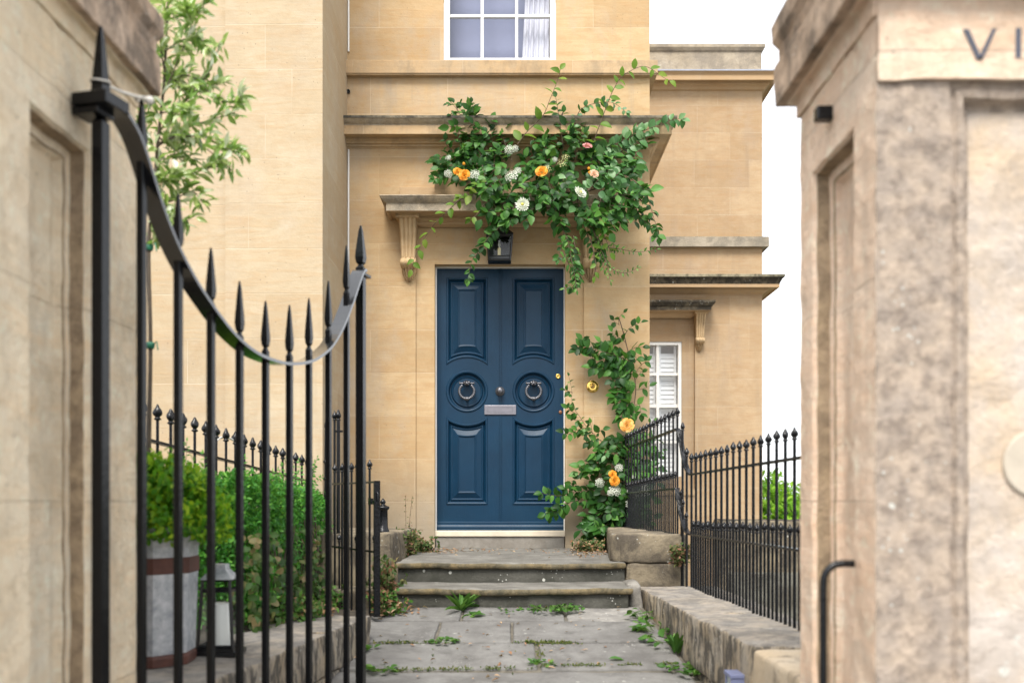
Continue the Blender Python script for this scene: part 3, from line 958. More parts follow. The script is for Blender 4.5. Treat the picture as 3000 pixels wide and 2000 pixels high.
# upper sash window
Yw = YF + .06
def wbar(mb, a, b, c, d, y0, y1): mb.box(a, b, y0, y1, c, d)
mb = MB()
wx0, wx1 = px2x(1302, Yw), px2x(1628, Yw)
gx0, gx1 = px2x(1318, Yw), px2x(1611, Yw)
gz0 = py2z(173, Yw)
wz0 = UZ0 - .006
mb.box(UX0 + .002, gx0, Yw - .045, Yw + .06, wz0, UZ1 - .002)
mb.box(gx1, UX1 - .002, Yw - .045, Yw + .06, wz0, UZ1 - .002)
mb.box(gx0, gx1, Yw - .02, Yw + .06, wz0, gz0)
mb.box(gx0, gx1, Yw - .02, Yw + .06, UZ1 - .08, UZ1 - .002)
ph = py2z(48, Yw) - gz0
for r in range(1, 4):
    zz = gz0 + ph * r
    mb.box(gx0, gx1, Yw - .008, Yw + .03, zz - .0125 - (.02 if r == 2 else 0), zz + .0125)
for px in (1412.5, 1513.5):
    xx = px2x(px, Yw)
    mb.box(xx - .0125, xx + .0125, Yw - .0095, Yw + .029, gz0, UZ1 - .08)
WIN = mb.build("window", M['white'], HOUSE, bevel=.003, bseg=1)
mb = MB()
mb.add([(gx0, Yw + .012, gz0), (gx1, Yw + .012, gz0), (gx1, Yw + .012, UZ1 - .08), (gx0, Yw + .012, UZ1 - .08)], [(0, 1, 2, 3)])
mb.build("window_pane", M['glass'], WIN)
mb = MB()
# curtain: gathered cloth hanging on the right
n = 40
top, bot = [], []
for i in range(n + 1):
    t = i / n
    xt = px2x(1552, Yw) + (gx1 - px2x(1552, Yw) + .02) * t
    xb = px2x(1528, Yw) + (gx1 - px2x(1528, Yw) + .02) * t
    wv = .022 * math.sin(t * 34) * (.4 + .6 * math.sin(t * 5) ** 2)
    top.append((xt, Yw + .11 + wv, 5.2))
    bot.append((xb, Yw + .11 + wv * 1.2, UZ0 - .05))
mb.add(bot + top, [(i, i + 1, n + 2 + i, n + 1 + i) for i in range(n)], 0, True)
mb.build("curtain", M['curtain'], WIN)
mb = MB()  # added backing sheet, its colour painted like reflected sky in the glass
mb.add([(UX0, Yw + .22, UZ0 - .1), (UX1, Yw + .22, UZ0 - .1), (UX1, Yw + .22, UZ1), (UX0, Yw + .22, UZ1)], [(0, 1, 2, 3)])
mb.build("sky_tint_sheet", M['sky_tint_sheet'], WIN)

# ---- right-hand wing, further back
YR = 14.3
SR = F / YR
xr1 = px2x(2233, YR)
rz = lambda py: py2z(py, YR)
mb = MB()
rwx0, rwx1 = px2x(1880, YR), px2x(2000, YR)           # window opening
rz1, rz0 = rz(998), rz(1395)
rec1 = px2x(2036, YR)
back = lambda u, w, d: (u, YR + d, w)
grid_sheet(mb, [1.0, rec1, xr1], [-1.4, rz(1450), rz(905), rz(205)], lambda u, w: u < rec1 and rz(1450) < w < rz(905), .06, back)
inner = lambda u, w, d: (u, YR + .06 + d, w)
grid_sheet(mb, [1.0, rwx0, rwx1, rec1 + .02], [rz(1450) - .02, rz0, rz1, rz(905) + .02], lambda u, w: rwx0 < u < rwx1 and rz0 < w < rz1, .2, inner)
mb.add([(xr1, YR, -1.4), (xr1, 20, -1.4), (xr1, 20, rz(205)), (xr1, YR, rz(205))], [(0, 1, 2, 3)])
mb.build("rear_wing_wall", M['ashlar_far'], HOUSE)
mb = MB()
px2 = px2x(2232, YR)
mb.add([(1.0, YR + .02, rz(206)), (px2, YR + .02, rz(206)), (px2, YR + .02, rz(137)), (1.0, YR + .02, rz(137))], [(0, 1, 2, 3)], 0)
mb.add([(px2, YR + .02, rz(206)), (px2, 20, rz(206)), (px2, 20, rz(137)), (px2, YR + .02, rz(137))], [(0, 1, 2, 3)], 0)
sweep(mb, [(1.0, YR + .02), (px2, YR + .02), (px2, 20)], [(-.4, rz(130)), (.045, rz(131)), (.045, rz(140)), (.02, rz(148)), (0, rz(150))], [1, 0, 0, 0])
mb.build("parapet", [lichen_mat("parapet_stone", (.42, .36, .28), (.36, .30, .22), (.15, .13, .11), .6, white=.3), M['trim_top']], HOUSE)
mb = MB()
Y0 = YR - .17
z = lambda py: py2z(py, Y0)
pr = [(0, z(204)), (.2, z(206)), (.205, z(207)), (.205, z(210.5)), (.195, z(211)), (.17, z(218)), (.165, z(221)), (.17, z(221.5)), (.17, z(234)), (.155, z(234)), (.15, z(232)), (.09, z(232)), (.085, z(239)), (.05, z(243)), (.03, z(250)), (0, z(253))]
sweep(mb, [(1.0, YR), (xr1, YR), (xr1, 20)], pr, [1, 1, 1] + [0] * 12)
mb.build("cornice", [M['trim_clean'], M['lead']], HOUSE)
mb = MB()
pr = [(0, rz(693)), (.075, rz(697)), (.08, rz(698)), (.08, rz(726)), (.07, rz(726)), (.065, rz(723)), (0, rz(724))]
sweep(mb, [(1.0, YR), (xr1, YR), (xr1, 20)], pr, [1, 1, 0, 0, 0, 0])
mb.build("string_course", [lichen_mat("grey_course_stone", (.38, .33, .26), (.30, .26, .20), (.13, .12, .10), .6), M['trim_top']], HOUSE)
mb = MB()
Y0 = YR - .24
z = lambda py: py2z(py, Y0)
pr = [(0, z(802)), (.255, z(803)), (.26, z(804)), (.26, z(811)), (.245, z(812)), (.22, z(820)), (.205, z(827)), (.2, z(830)), (.2, z(839)), (.18, z(839)), (.17, z(836)), (.08, z(836)), (.07, z(842)), (.05, z(846)), (.02, z(850)), (0, z(852))]
sweep(mb, [(1.0, YR), (xr1, YR), (xr1, 20)], pr, [2, 2, 2, 1, 1, 1, 1, 0, 0, 0, 0, 0, 0, 0, 0])
mb.build("cornice", [M['trim_clean'], M['black_crust'], M['trim_top']], HOUSE)
mb = MB()
Y0 = YR - .3
z = lambda py: py2z(py, Y0)
hx = px2x(2097, Y0) - .3
pr = [(0, z(877)), (.3, z(878)), (.3, z(884)), (.27, z(893)), (.25, z(896)), (.245, z(906)), (.2, z(906)), (.08, z(905)), (.07, z(911)), (.03, z(917)), (0, z(920))]
sweep(mb, [(1.2, YR), (hx, YR), (hx, YR + .02)], pr, [1, 1, 1, 1, 1] + [0] * 5)
mb.build("window_hood", [M['trim_clean'], M['black_crust']], HOUSE)
console(px2x(2053, YR - .12), py2z(909, YR - .1), py2z(1031, YR - .05), YR, .98, M['console'])
mb = MB()
mb.box(1.2, rec1, YR - .02, YR + .07, rz(1450), rz(1434))
mb.build("window_sill", M['trim'], HOUSE)
# its window with louvred shutters
Yg = YR + .14
rg = lambda py: py2z(py, Yg)
gx = lambda px: px2x(px, Yg)
mb = MB()
mb.box(gx(1985), rwx1 - .002, Yg - .06, Yg + .1, rz0, rz1 - .003)
mb.box(gx(1880), gx(1985), Yg - .06, Yg + .1, rg(1012), rz1 - .003)
mb.box(gx(1880), gx(1985), Yg - .06, Yg + .1, rz0, rg(1388))
mb.box(gx(1922), gx(1930), Yg - .03, Yg + .04, rg(1388), rg(1012))
for py in (1097, 1188, 1295):
    mb.box(gx(1880), gx(1985), Yg - .028, Yg + .038, rg(py + (6 if py == 1188 else 3)), rg(py - 4))
W2 = mb.build("window", M['white'], HOUSE)
mb = MB()
mb.add([(gx(1880), Yg + .01, rg(1388)), (gx(1985), Yg + .01, rg(1388)), (gx(1985), Yg + .01, rg(1012)), (gx(1880), Yg + .01, rg(1012))], [(0, 1, 2, 3)])
mb.build("window_pane", M['glass'], W2)
mb = MB()
zz = rg(1385)
for (a, b) in ((1880, 1922), (1932, 1983)):
    xa, xb = gx(a), gx(b)
    mb.box(xa, xa + .03, Yg + .06, Yg + .10, rg(1388), rg(1012))
    mb.box(xb - .03, xb, Yg + .06, Yg + .10, rg(1388), rg(1012))
    zz = rg(1385)
    while zz < rg(1030):
        mb.obox(((xa + xb) / 2, Yg + .08, zz), ((xb - xa) / 2 - .03, 0, 0), (0, .009, .034), (0, .0035, -.001))
        zz += .066
mb.build("shutter", M['white'], W2)
mb = MB()
mb.box(1.0, rec1, Yg + .3, Yg + .32, rz0 - .1, rz1 + .1)
mb.build("room_back", M['room'], W2)

# ------------------------------------------------------------------ steps
ST = thing("stone_steps", "two worn grey stone steps with pale lichen spots below the blue door", "steps", (0, 6.4, -.64))
def step(nx0, nx1, ynose, yback, ztop, riser_h, rx0, rx1, seed):
    mb = MB()
    def xf(p): return Vector((nx0 + p.x, ynose + p.y, ztop - .042 + p.z - .0035 * math.sin((nx0 + p.x) * 4 + seed)))
    rough_box(mb, nx1 - nx0, yback - ynose, .042, xf, r=.018, step=.045, amp=.006, freq=7, mi=1, mtop=0, seed=seed)
    o = mb.build("tread", [M['tread'], M['nosing']], ST)
    mb = MB()
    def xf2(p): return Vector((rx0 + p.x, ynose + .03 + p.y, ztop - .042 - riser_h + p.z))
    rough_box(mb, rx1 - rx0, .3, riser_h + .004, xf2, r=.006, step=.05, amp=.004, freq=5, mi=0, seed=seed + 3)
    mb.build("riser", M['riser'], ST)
step(-.755, .745, 6.43, 8.57, -.394, .09, -.745, .735, 1.0)
step(-.70, .735, 5.99, 6.5, -.521, .085, -.70, .71, 2.0)
# ------------------------------------------------------------------ gate piers
def frustum_ring(mb, a, b, mi=0):
    n = len(a)
    for i in range(n):
        k = (i + 1) % n
        mb.add([a[i], a[k], b[k], b[i]], [(0, 1, 2, 3)], mi)

def pier(name, label, x_in, sgn, y0, y1, wid, ztop, cap_o, mats, side_panel, front_panel, cap_z):
    """x_in: face towards the opening; sgn +1 body extends to +x"""
    xo = x_in + sgn * wid
    root = thing(name, label, "gate pier", (x_in + sgn * wid / 2, (y0 + y1) / 2, -1.18))
    # inner side face with a two-step sunk panel
    def side(u, w, d): return (x_in + sgn * d, u, w)
    def frontf(u, w, d): return (u, y0 + d, w)
    def sunk(mb, mp, u0, u1, w0, w1, rim):
        loop = rect_arc(u0, u1, w0, w1)
        prof = [(0, 0), (.006, .012), (.012, .046), (.034, .050), (.040, .054), (.052, .068), (.058, .070)]
        rows = [[mp(u, w, d) for (u, w) in loop(i)] for i, d in prof]
        for k, (a, b) in enumerate(zip(rows[:-1], rows[1:])):
            frustum_ring(mb, a, b, 1 if k in (1, 3) else 0)
        mb.add(rows[-1], [(0, 1, 2, 3)], 0)
    mb = MB()
    u0, u1, w0, w1 = side_panel
    grid_sheet(mb, [y0, u0, u1, y1], [-1.19, w0, w1, ztop], lambda u, w: u0 < u < u1 and w0 < w < w1, 0, side, rev=False)
    sunk(mb, side, u0, u1, w0, w1, 0)
    # far, outer and top faces
    mb.add([(x_in, y1, -1.19), (xo, y1, -1.19), (xo, y1, ztop), (x_in, y1, ztop)], [(0, 1, 2, 3)], 2)
    mb.add([(xo, y0, -1.19), (xo, y1, -1.19), (xo, y1, ztop), (xo, y0, ztop)], [(0, 1, 2, 3)], 2)
    fp = front_panel
    if fp:
        a, b, c, d, fz = fp
        grid_sheet(mb, sorted([x_in, a, b, xo]), [-1.19, c, d, fz], lambda u, w: a < u < b and c < w < d, 0, frontf, mi=2, rev=False)
        loop = rect_arc(a, b, c, d)
        prof = [(0, 0), (.004, .010), (.012, .012), (.020, .004), (.034, .006), (.044, .030), (.05, .036), (.058, .036)]
        rows = [[frontf(u, w, q) for (u, w) in loop(i)] for i, q in prof]
        for p, q in zip(rows[:-1], rows[1:]):
            frustum_ring(mb, p, q, 2)
        mb.add(rows[-1], [(0, 1, 2, 3)], 3)
        mb.box(min(x_in, xo) + .003, max(x_in, xo) - .003, y0 - .012, y0 + .02, fz, ztop - .005, 0)
    else:
        mb.add([(x_in, y0, -1.19), (xo, y0, -1.19), (xo, y0, ztop), (x_in, y0, ztop)], [(0, 1, 2, 3)], 2)
    roughen(mb.build("pier_shaft", mats[:4], root), .04, .0042, 12)
    mb = MB()
    xa, xb = min(x_in, xo), max(x_in, xo)
    path = [(xa, y0), (xb, y0), (xb, y1), (xa, y1)]
    o = cap_o
    prof = [(0, cap_z - .055), (.008, cap_z - .054), (.010, cap_z - .012), (.016, cap_z - .008), (o * .5, cap_z - .006), (o * .55, cap_z), (o * .98, cap_z), (o, cap_z + .006), (o, cap_z + .115), (o * .9, cap_z + .125), (o * .82, cap_z + .13), (o * .86, cap_z + .165), (o * 1.12, cap_z + .19), (o * 1.15, cap_z + .24), (o * .6, cap_z + .27), (-.12, cap_z + .37)]
    sweep(mb, path, prof, [1] * 5 + [0] * (len(prof) - 6), closed=True)
    mb.add([(xa + .12, y0 + .12, cap_z + .37), (xb - .12, y0 + .12, cap_z + .37), (xb - .12, y1 - .12, cap_z + .37), (xa + .12, y1 - .12, cap_z + .37)], [(0, 1, 2, 3)], 0)
    roughen(mb.build("pier_cap", [mats[4], mats[0]], root, bevel=.006, bseg=2), .05, .0050, 13)
    return root

RX, RY0, RY1 = .845, 2.30, 2.90
RP = pier("gate_pier", "pale stone gate pier with dark letters and an iron hook", RX, 1, RY0, RY1, 1.15, 1.17, .06,
          [M['pier_light'], M['jamb'], M['pier_grey'], M['pier_panel'], M['pier_cap']],
          (2.445, 2.785, -.95, .925), (px2x(2785, 2.3), px2x(2785, 2.3) + .62, -.95, py2z(241, 2.3), py2z(238, 2.3)), 1.18)
# letters on the frieze: V I
mb = MB()
Yl = RY0 - .016
def stroke(p, q, w):
    (x0, z0), (x1, z1) = p, q
    vs = [(x0 - w / 2, Yl, z0), (x0 + w / 2, Yl, z0), (x1 + w / 2, Yl, z1), (x1 - w / 2, Yl, z1)]
    vb = [(x, RY0 - .010, zz) for x, _, zz in vs]
    mb.add(vs + vb, [(0, 1, 2, 3), (0, 4, 5, 1), (1, 5, 6, 2), (2, 6, 7, 3), (3, 7, 4, 0)])
L = lambda px, py: ((px - HX) / F * Yl, (HY - py) / F * Yl)
stroke(L(2831, 86), L(2870, 173), .0125)
V1 = mb.build("letter_v", M['letter'], RP)
mb = MB()
stroke(L(2914, 84), L(2873, 173), .009)
mb.build("letter_stroke", M['letter'], V1)
mb = MB()
stroke(L(2984, 82), L(2984, 170), .0125)
mb.build("letter_i", M['letter'], RP)
mb = MB()
c = L(3036, 1360)
mb.lathe([(.0, 0), (.080, 0), (.080, .010), (.076, .013), (0, .013)], ((3034 - HX) / F * (RY0 + .036), RY0 + .038, (HY - 1358) / F * (RY0 + .036)), (0, -1, 0), 40, smooth=False)
mb.build("round_plaque", M['plaque'], RP)
# stop pin and drop hook on the inner face
mb = MB()
q = P(2420, 335, 2.62)
mb.obox((RX - .016, 2.62, q.z), (.026, 0, 0), (0, .017, 0), (0, 0, .018))
mb.build("hinge_pin", M['iron_old'], RP, bevel=.004)
mb = MB()
yk = 2.45
xk = (2412 - HX) / F * yk
zk = py2z(1650, yk)
pts = [(xk, yk, -1.1), (xk, yk, zk - .06)]
for i in range(1, 7):
    a = PI / 2 * i / 6
    pts.append((xk + .045 * (1 - math.cos(a)), yk, zk - .045 + .045 * math.sin(a) - .0))
pts.append((RX + .012, yk, zk))
mb.tube(pts, .0092, 10)
mb.build("iron_hook", M['iron_old'], RP)

LX, LY0, LY1 = -1.15, 2.16, 3.03
LP_ = pier("gate_pier", "grey weathered stone gate pier behind the hinge side of the black gate", LX, -1, LY0, LY1, 1.1, 1.25, .056,
           [M['pier_left'], M['jamb'], M['pier_grey'], M['pier_left'], M['pier_cap']],
           (2.357, 2.69, -.95, .955), None, 1.262)

# ------------------------------------------------------------------ the iron gate, swung open
GH, GE = Vector((-1.08, 2.6, 0)), Vector(((1057 - HX) / F * 4.29, 4.29, 0))
gd = (GE - GH).normalized()
gn = Vector((gd.y, -gd.x, 0))                     # towards the path
GATE = thing("iron_gate", "tall black iron gate swung open, with spear tops and a drooping curved rail", "gate", (GH.x, GH.y, -.98))
bars_px = [295, 415, 522, 618, 702, 778, 848, 905, 962, 1015, 1057]
tips_py = [75, 285, 567, 724, 822, 880, 892, 872, 822, 718, 660]
def on_gate(px):
    # intersection of the sight line of a column with the gate's plane
    k = (px - HX) / F
    t = (GH.x - k * GH.y) / (k * gd.y - gd.x)
    return GH + gd * t, t
spots = [on_gate(p) for p in bars_px]
LEN = spots[-1][1]
def sq_prism(mb, c, z0, z1, h, mi=0):
    mb.obox((c.x, c.y, (z0 + z1) / 2), gd * h, gn * h, (0, 0, (z1 - z0) / 2), mi)
def spear(mb, c, z0, z1, h):
    """square spear head: neck, swelling, long taper"""
    H = z1 - z0
    prof = [(h * .95, 0), (h * .62, .045), (h * .58, .075), (h * 1.0, .12), (h * 1.22, .24), (h * 1.12, .36), (h * .8, .62), (h * .5, .86), (h * .22, .985), (h * .05, 1.0)]
    rows = [[Vector((c.x, c.y, z0 + H * t)) + gd * (r * a) + gn * (r * b) for (a, b) in ((-1, -1), (1, -1), (1, 1), (-1, 1))] for r, t in prof]
    vs = [v for r in rows for v in r]
    mb.add(vs, [(i * 4 + k, i * 4 + (k + 1) % 4, i * 4 + 4 + (k + 1) % 4, i * 4 + 4 + k) for i in range(len(prof) - 1) for k in range(4)])
    mb.add(rows[0], [(3, 2, 1, 0)])
# curved rail: sample of its line in the gate's plane (t along, z)
rail_px = [(318, 318), (345, 332), (372, 372), (392, 415), (415, 482), (440, 565), (470, 650), (500, 722), (530, 782), (560, 835), (590, 880), (620, 922), (660, 972), (702, 1012), (740, 1038), (778, 1054), (815, 1064), (848, 1066), (880, 1062), (905, 1054), (935, 1034), (962, 1006), (990, 956), (1015, 894), (1034, 838), (1050, 796), (1058, 794)]
rl = []
for px, py in rail_px:
    c, t = on_gate(px)
    rl.append((t, (HY - py) / F * c.y))
def rail_z(t):
    for (a, b) in zip(rl[:-1], rl[1:]):
        if a[0] <= t <= b[0]:
            return a[1] + (b[1] - a[1]) * (t - a[0]) / (b[0] - a[0])
    return rl[0][1] if t < rl[0][0] else rl[-1][1]
# smooth resample with Catmull-Rom
def catmull(pts, n=4):
    out = []
    for i in range(len(pts) - 1):
        p0, p1, p2, p3 = pts[max(i - 1, 0)], pts[i], pts[i + 1], pts[min(i + 2, len(pts) - 1)]
        for k in range(n):
            t = k / n
            out.append(tuple(.5 * ((2 * b) + (-a + c) * t + (2 * a - 5 * b + 4 * c - d) * t * t + (-a + 3 * b - 3 * c + d) * t ** 3) for a, b, c, d in zip(p0, p1, p2, p3)))
    out.append(tuple(pts[-1]))
    return out
rs = catmull(rl, 4)
mb = MB()
hw, th = .029, .0055
rows = []
for i, (t, z) in enumerate(rs):
    a, b = rs[max(i - 1, 0)], rs[min(i + 1, len(rs) - 1)]
    tv = Vector((b[0] - a[0], b[1] - a[1])).normalized()
    nv = Vector((-tv.y, tv.x))
    c = GH + gd * t
    up = gd * nv.x + Vector((0, 0, nv.y))
    p = Vector((c.x, c.y, z))
    rows.append([p - gn * hw - up * th, p + gn * hw - up * th, p + gn * hw + up * th, p - gn * hw + up * th])
vs = [v for r in rows for v in r]
mb.add(vs, [(i * 4 + k, i * 4 + (k + 1) % 4, i * 4 + 4 + (k + 1) % 4, i * 4 + 4 + k) for i in range(len(rows) - 1) for k in range(4)])
mb.build("curved_rail", M['iron_rail'], GATE)
GZ0 = -.93
for i, ((c, t), tip) in enumerate(zip(spots, tips_py)):
    zt = (HY - tip) / F * c.y
    st = i in (0, 10)
    h = (.0165 if i == 0 else .0175) if st else .0105
    fl = {0: .255, 10: .185}.get(i, .20)
    mb = MB()
    if st:
        zs = zt - fl
        sq_prism(mb, c, GZ0 - .03, zs, h)
    else:
        zs = max(zt - fl, rail_z(t) + .03)
        sq_prism(mb, c, GZ0, zs, h)
    b = mb.build("stile" if st else "gate_bar", M['iron'], GATE, bevel=.0012, bseg=1)
    mb = MB()
    spear(mb, c, zs, zt, h * (.90 if st else .95))
    mb.build("spear_finial", M['iron'], b)
    if i == 0:      # bracket block on the hinge stile
        mb = MB()
        zc = (HY - 305) / F * c.y
        mb.obox((c.x, c.y, zc), gd * .05, gn * .052, (0, 0, .016))
        mb.obox((c.x - .02, c.y, zc - .026), gd * .034, gn * .04, (0, 0, .010))
        mb.obox((c.x - .035, c.y + .0, zc - .004), gd * .012, gn * .06, (0, 0, .010))
        mb.build("top_hinge", M['iron'], GATE, bevel=.002, bseg=1)
    if i == 10:
        mb = MB()
        zc = (HY - 806) / F * c.y
        mb.obox((c.x + gd.x * .01, c.y + gd.y * .01, zc), gd * .040, gn * .028, (0, 0, .006))
        mb.build("top_plate", M['iron'], GATE, bevel=.001, bseg=1)
mb = MB()
mb.obox(GH + gd * (LEN / 2) + Vector((0, 0, GZ0 + .03)), gd * (LEN / 2 - .018), gn * .008, (0, 0, .02))
mb.build("bottom_rail", M['iron'], GATE)
# white cord tied between hinge stile and the first bar
mb = MB()
a = spots[0][0] + Vector((0, 0, (HY - 243) / F * 2.6))
b = spots[1][0] + Vector((0, 0, (HY - 292) / F * spots[1][0].y))
ring = [(a + gd * (.024 * math.cos(q)) + gn * (.024 * math.sin(q)) + Vector((0, 0, .002 * math.sin(q * 2)))) for q in [2 * PI * k / 16 for k in range(17)]]
mb.tube(ring, .0028, 6, caps=False)
mb.tube([a + gd * .024 + gn * .006, a * .5 + b * .5 + Vector((0, 0, -.004)) + gn * .006, b - gd * .01 + gn * .006], .0042, 6)
ring = [(b + gd * (.016 * math.cos(q)) + gn * (.016 * math.sin(q))) for q in [2 * PI * k / 16 for k in range(17)]]
mb.tube(ring, .0045, 6, caps=False)
mb.lathe([(0, -.013), (.011, -.008), (.013, 0), (.011, .008), (0, .013)], b + gn * .018 + gd * .01, (0, 0, 1), 10)
tag(mb.build("cord", M['cord'], None, (a.x, a.y, a.z)), "pale cord knotted round the spear tops at the gate's hinge side", "cord")

# ------------------------------------------------------------------ low walls, plinths
def quad_xf(q, z0, zt=None):
    """q: four plan corners for (0,0),(1,0),(1,1),(0,1)"""
    q = [Vector((a, b)) for a, b in q]
    sx = (q[1] - q[0]).length
    sy = (q[3] - q[0]).length
    def xf(p):
        u, v = p.x / sx, p.y / sy
        w = (q[0] * (1 - u) + q[1] * u) * (1 - v) + (q[3] * (1 - u) + q[2] * u) * v
        return Vector((w.x, w.y, z0 + p.z))
    return sx, sy, xf
def rough_quad(mb, q, z0, z1, **kw):
    sx, sy, xf = quad_xf(q, z0)
    rough_box(mb, sx, sy, z1 - z0, xf, **kw)

RW = thing("low_wall", "low stone wall right of the path with streaky stains, carrying the long railing", "wall", (1.0, 4.8, -1.0))
def wl(Y): return .815 + (6.02 - Y) * .040
mb = MB()
ys = [6.38, 5.62, 4.85, 4.2, 3.72]
for i in range(4):
    a, b = ys[i + 1] + .004, ys[i] - .004
    rough_quad(mb, [(wl(a), a), (1.32, a), (1.32, b), (wl(b), b)], -.80, -.540, r=.018, step=.045, amp=.010, freq=6, mi=0, mtop=1, seed=i * 3.1)
mb.build("coping", [M['coping_side'], M['coping']], RW)
mb = MB()
for i in range(4):
    a, b = ys[i + 1] + .003, ys[i] - .003
    rough_quad(mb, [(wl(a) + .012, a), (1.30, a), (1.30, b), (wl(b) + .012, b)], -1.3, -.80, r=.012, step=.06, amp=.008, freq=6, seed=i + 9)
mb.build("wall_base", M['coping_side'], RW)
mb = MB()
rough_quad(mb, [(.905, 2.93), (1.32, 2.93), (1.32, 3.71), (.90, 3.71)], -1.3, -.552, r=.02, step=.05, amp=.008, freq=6, seed=40)
mb.build("end_block", M['tan_block'], RW)
# small blue framed box on the wall's path side
bx = P(2165, 1990, 3.9)
mb = MB()
mb.box(wl(3.9) - .045, wl(3.9) + .03, 3.86, 3.93, -.86, -.70)
BXO = thing("wall_lamp", "small blue grey framed lamp box fixed low on the right wall", "lamp", (wl(3.9), 3.9, -.86))
mb = MB()
xa, xb, ya, yb, zb, zt = wl(3.9) - .05, wl(3.9) + .03, 3.84, 3.95, -.88, -.668
mb.box(xa - .004, xb, ya - .004, yb + .004, zt - .016, zt)
mb.box(xa, xb, ya, ya + .012, zb, zt - .016)
mb.box(xa, xb, yb - .012, yb, zb, zt - .016)
mb.box(xa, xb, ya + .012, yb - .012, zb, zb + .012)
mb.build("frame", M['blue_frame'], BXO, bevel=.002, bseg=1)
mb = MB()
mb.box(xa + .006, xb - .01, ya + .013, yb - .013, zb + .013, zt - .018)
mb.build("lamp_glass", plain("frosted_lens", (.45, .5, .47), .3), BXO)

PR = thing("stone_plinth", "lichen crusted stone plinth right of the steps carrying roses and railing", "plinth", (.9, 7.0, -.6))
mb = MB()
zt = -.212
def ledge(mb, x0, x1, y0, y1, z0, z1, rad, seed):
    def xf(p):
        x, y = x0 + p.x, y0 + p.y
        # round the front left corner in plan
        cx, cy = x0 + rad, y0 + rad
        if x < cx and y < cy:
            d = Vector((cx - x, cy - y))
            m = max(d.x, d.y)
            if d.length > 1e-6:
                s_ = m / d.length
                x, y = cx - d.x * s_, cy - d.y * s_
        x += .088 * (y - y0) * (1 - p.x / (x1 - x0))
        return Vector((x, y, z0 + p.z))
    rough_box(mb, x1 - x0, y1 - y0, z1 - z0, xf, r=.016, step=.045, amp=.010, freq=6, seed=seed)
ledge(mb, .635, 1.135, 6.42, 8.50, -.395, zt, .22, 1)
ledge(mb, .735, 1.13, 6.43, 8.49, -.56, -.40, .08, 2)
mb.build("plinth_block", M['block'], PR)
mb = MB()
rough_quad(mb, [(.715, 6.10), (.80, 6.06), (.80, 6.44), (.715, 6.44)], -.70, -.50, r=.03, step=.025, amp=.016, freq=13, seed=3)
mb.build("mortar_fillet", lichen_mat("lime_mortar", (.22, .205, .18), (.30, .28, .25), (.07, .066, .058), .8), PR)

PLF = thing("stone_plinth", "stained stone plinth left of the steps under the short iron post", "plinth", (-1.0, 7.0, -.67))
mb = MB()
rough_quad(mb, [(-1.29, 6.5), (-.80, 6.5), (-.76, 7.9), (-1.29, 7.9)], -.70, -.205, r=.015, step=.05, amp=.010, freq=6, seed=5)
mb.build("plinth_block", M['block'], PLF)
mb = MB()
rough_quad(mb, [(-1.26, 6.2), (-.86, 6.2), (-.86, 6.49), (-1.26, 6.49)], -.70, -.545, r=.015, step=.05, amp=.008, freq=6, seed=6)
mb.build("plinth_foot", M['block'], PLF)
mb = MB()     # retaining face left of the landing, behind the weeds
rough_quad(mb, [(-.86, 6.62), (-.70, 6.62), (-.70, 8.48), (-.86, 8.48)], -.8, -.42, r=.012, step=.06, amp=.008, seed=7)
mb.build("side_block", M['block'], PLF)

LW = thing("low_wall", "low stone wall left of the path below the planter, seen between gate bars", "wall", (-.9, 4.4, -1.0))
def lwf(Y): return -.745 - (5.27 - Y) * .135
mb = MB()
ys = [5.27, 4.55, 3.85, 3.2]
for i in range(3):
    a, b = ys[i + 1] + .004, ys[i] - .004
    rough_quad(mb, [(lwf(a) - .42, a), (lwf(a), a), (lwf(b), b), (lwf(b) - .42, b)], -.80, -.600, r=.018, step=.045, amp=.011, freq=6, mi=0, mtop=1, seed=20 + i)
mb.build("coping", [M['coping_side'], M['coping']], LW)
mb = MB()
for i in range(3):
    a, b = ys[i + 1] + .003, ys[i] - .003
    rough_quad(mb, [(lwf(a) - .40, a), (lwf(a) - .012, a), (lwf(b) - .012, b), (lwf(b) - .40, b)], -1.3, -.80, r=.012, step=.06, amp=.009, freq=6, seed=30 + i)
mb.build("wall_base", M['coping_side'], LW)

# back wall of the yard
mb = MB()
rough_quad(mb, [(2.35, 11.2), (7.0, 11.0), (7.0, 11.35), (2.35, 11.55)], -1.3, -.20, r=.03, step=.12, amp=.02, freq=3, mi=0, mtop=1, seed=50)
bw = tag(mb.build("yard_wall", [M['block'], M['black_crust']], None, (4, 11.2, -1.3)), "dark topped stone yard wall behind the right railing, below the bush", "wall")
mb = MB()
rough_quad(mb, [(1.9, 8.6), (5.0, 8.4), (5.0, 8.6), (1.9, 8.8)], -1.3, -.62, r=.02, step=.12, amp=.012, freq=3, seed=51)
tag(mb.build("yard_wall", lichen_mat("pale_render", (.19, .185, .155), (.12, .105, .08), (.04, .037, .03), .8), None, (3, 8.5, -1.3)), "pale grey green rendered wall low down behind the railing bars", "wall")

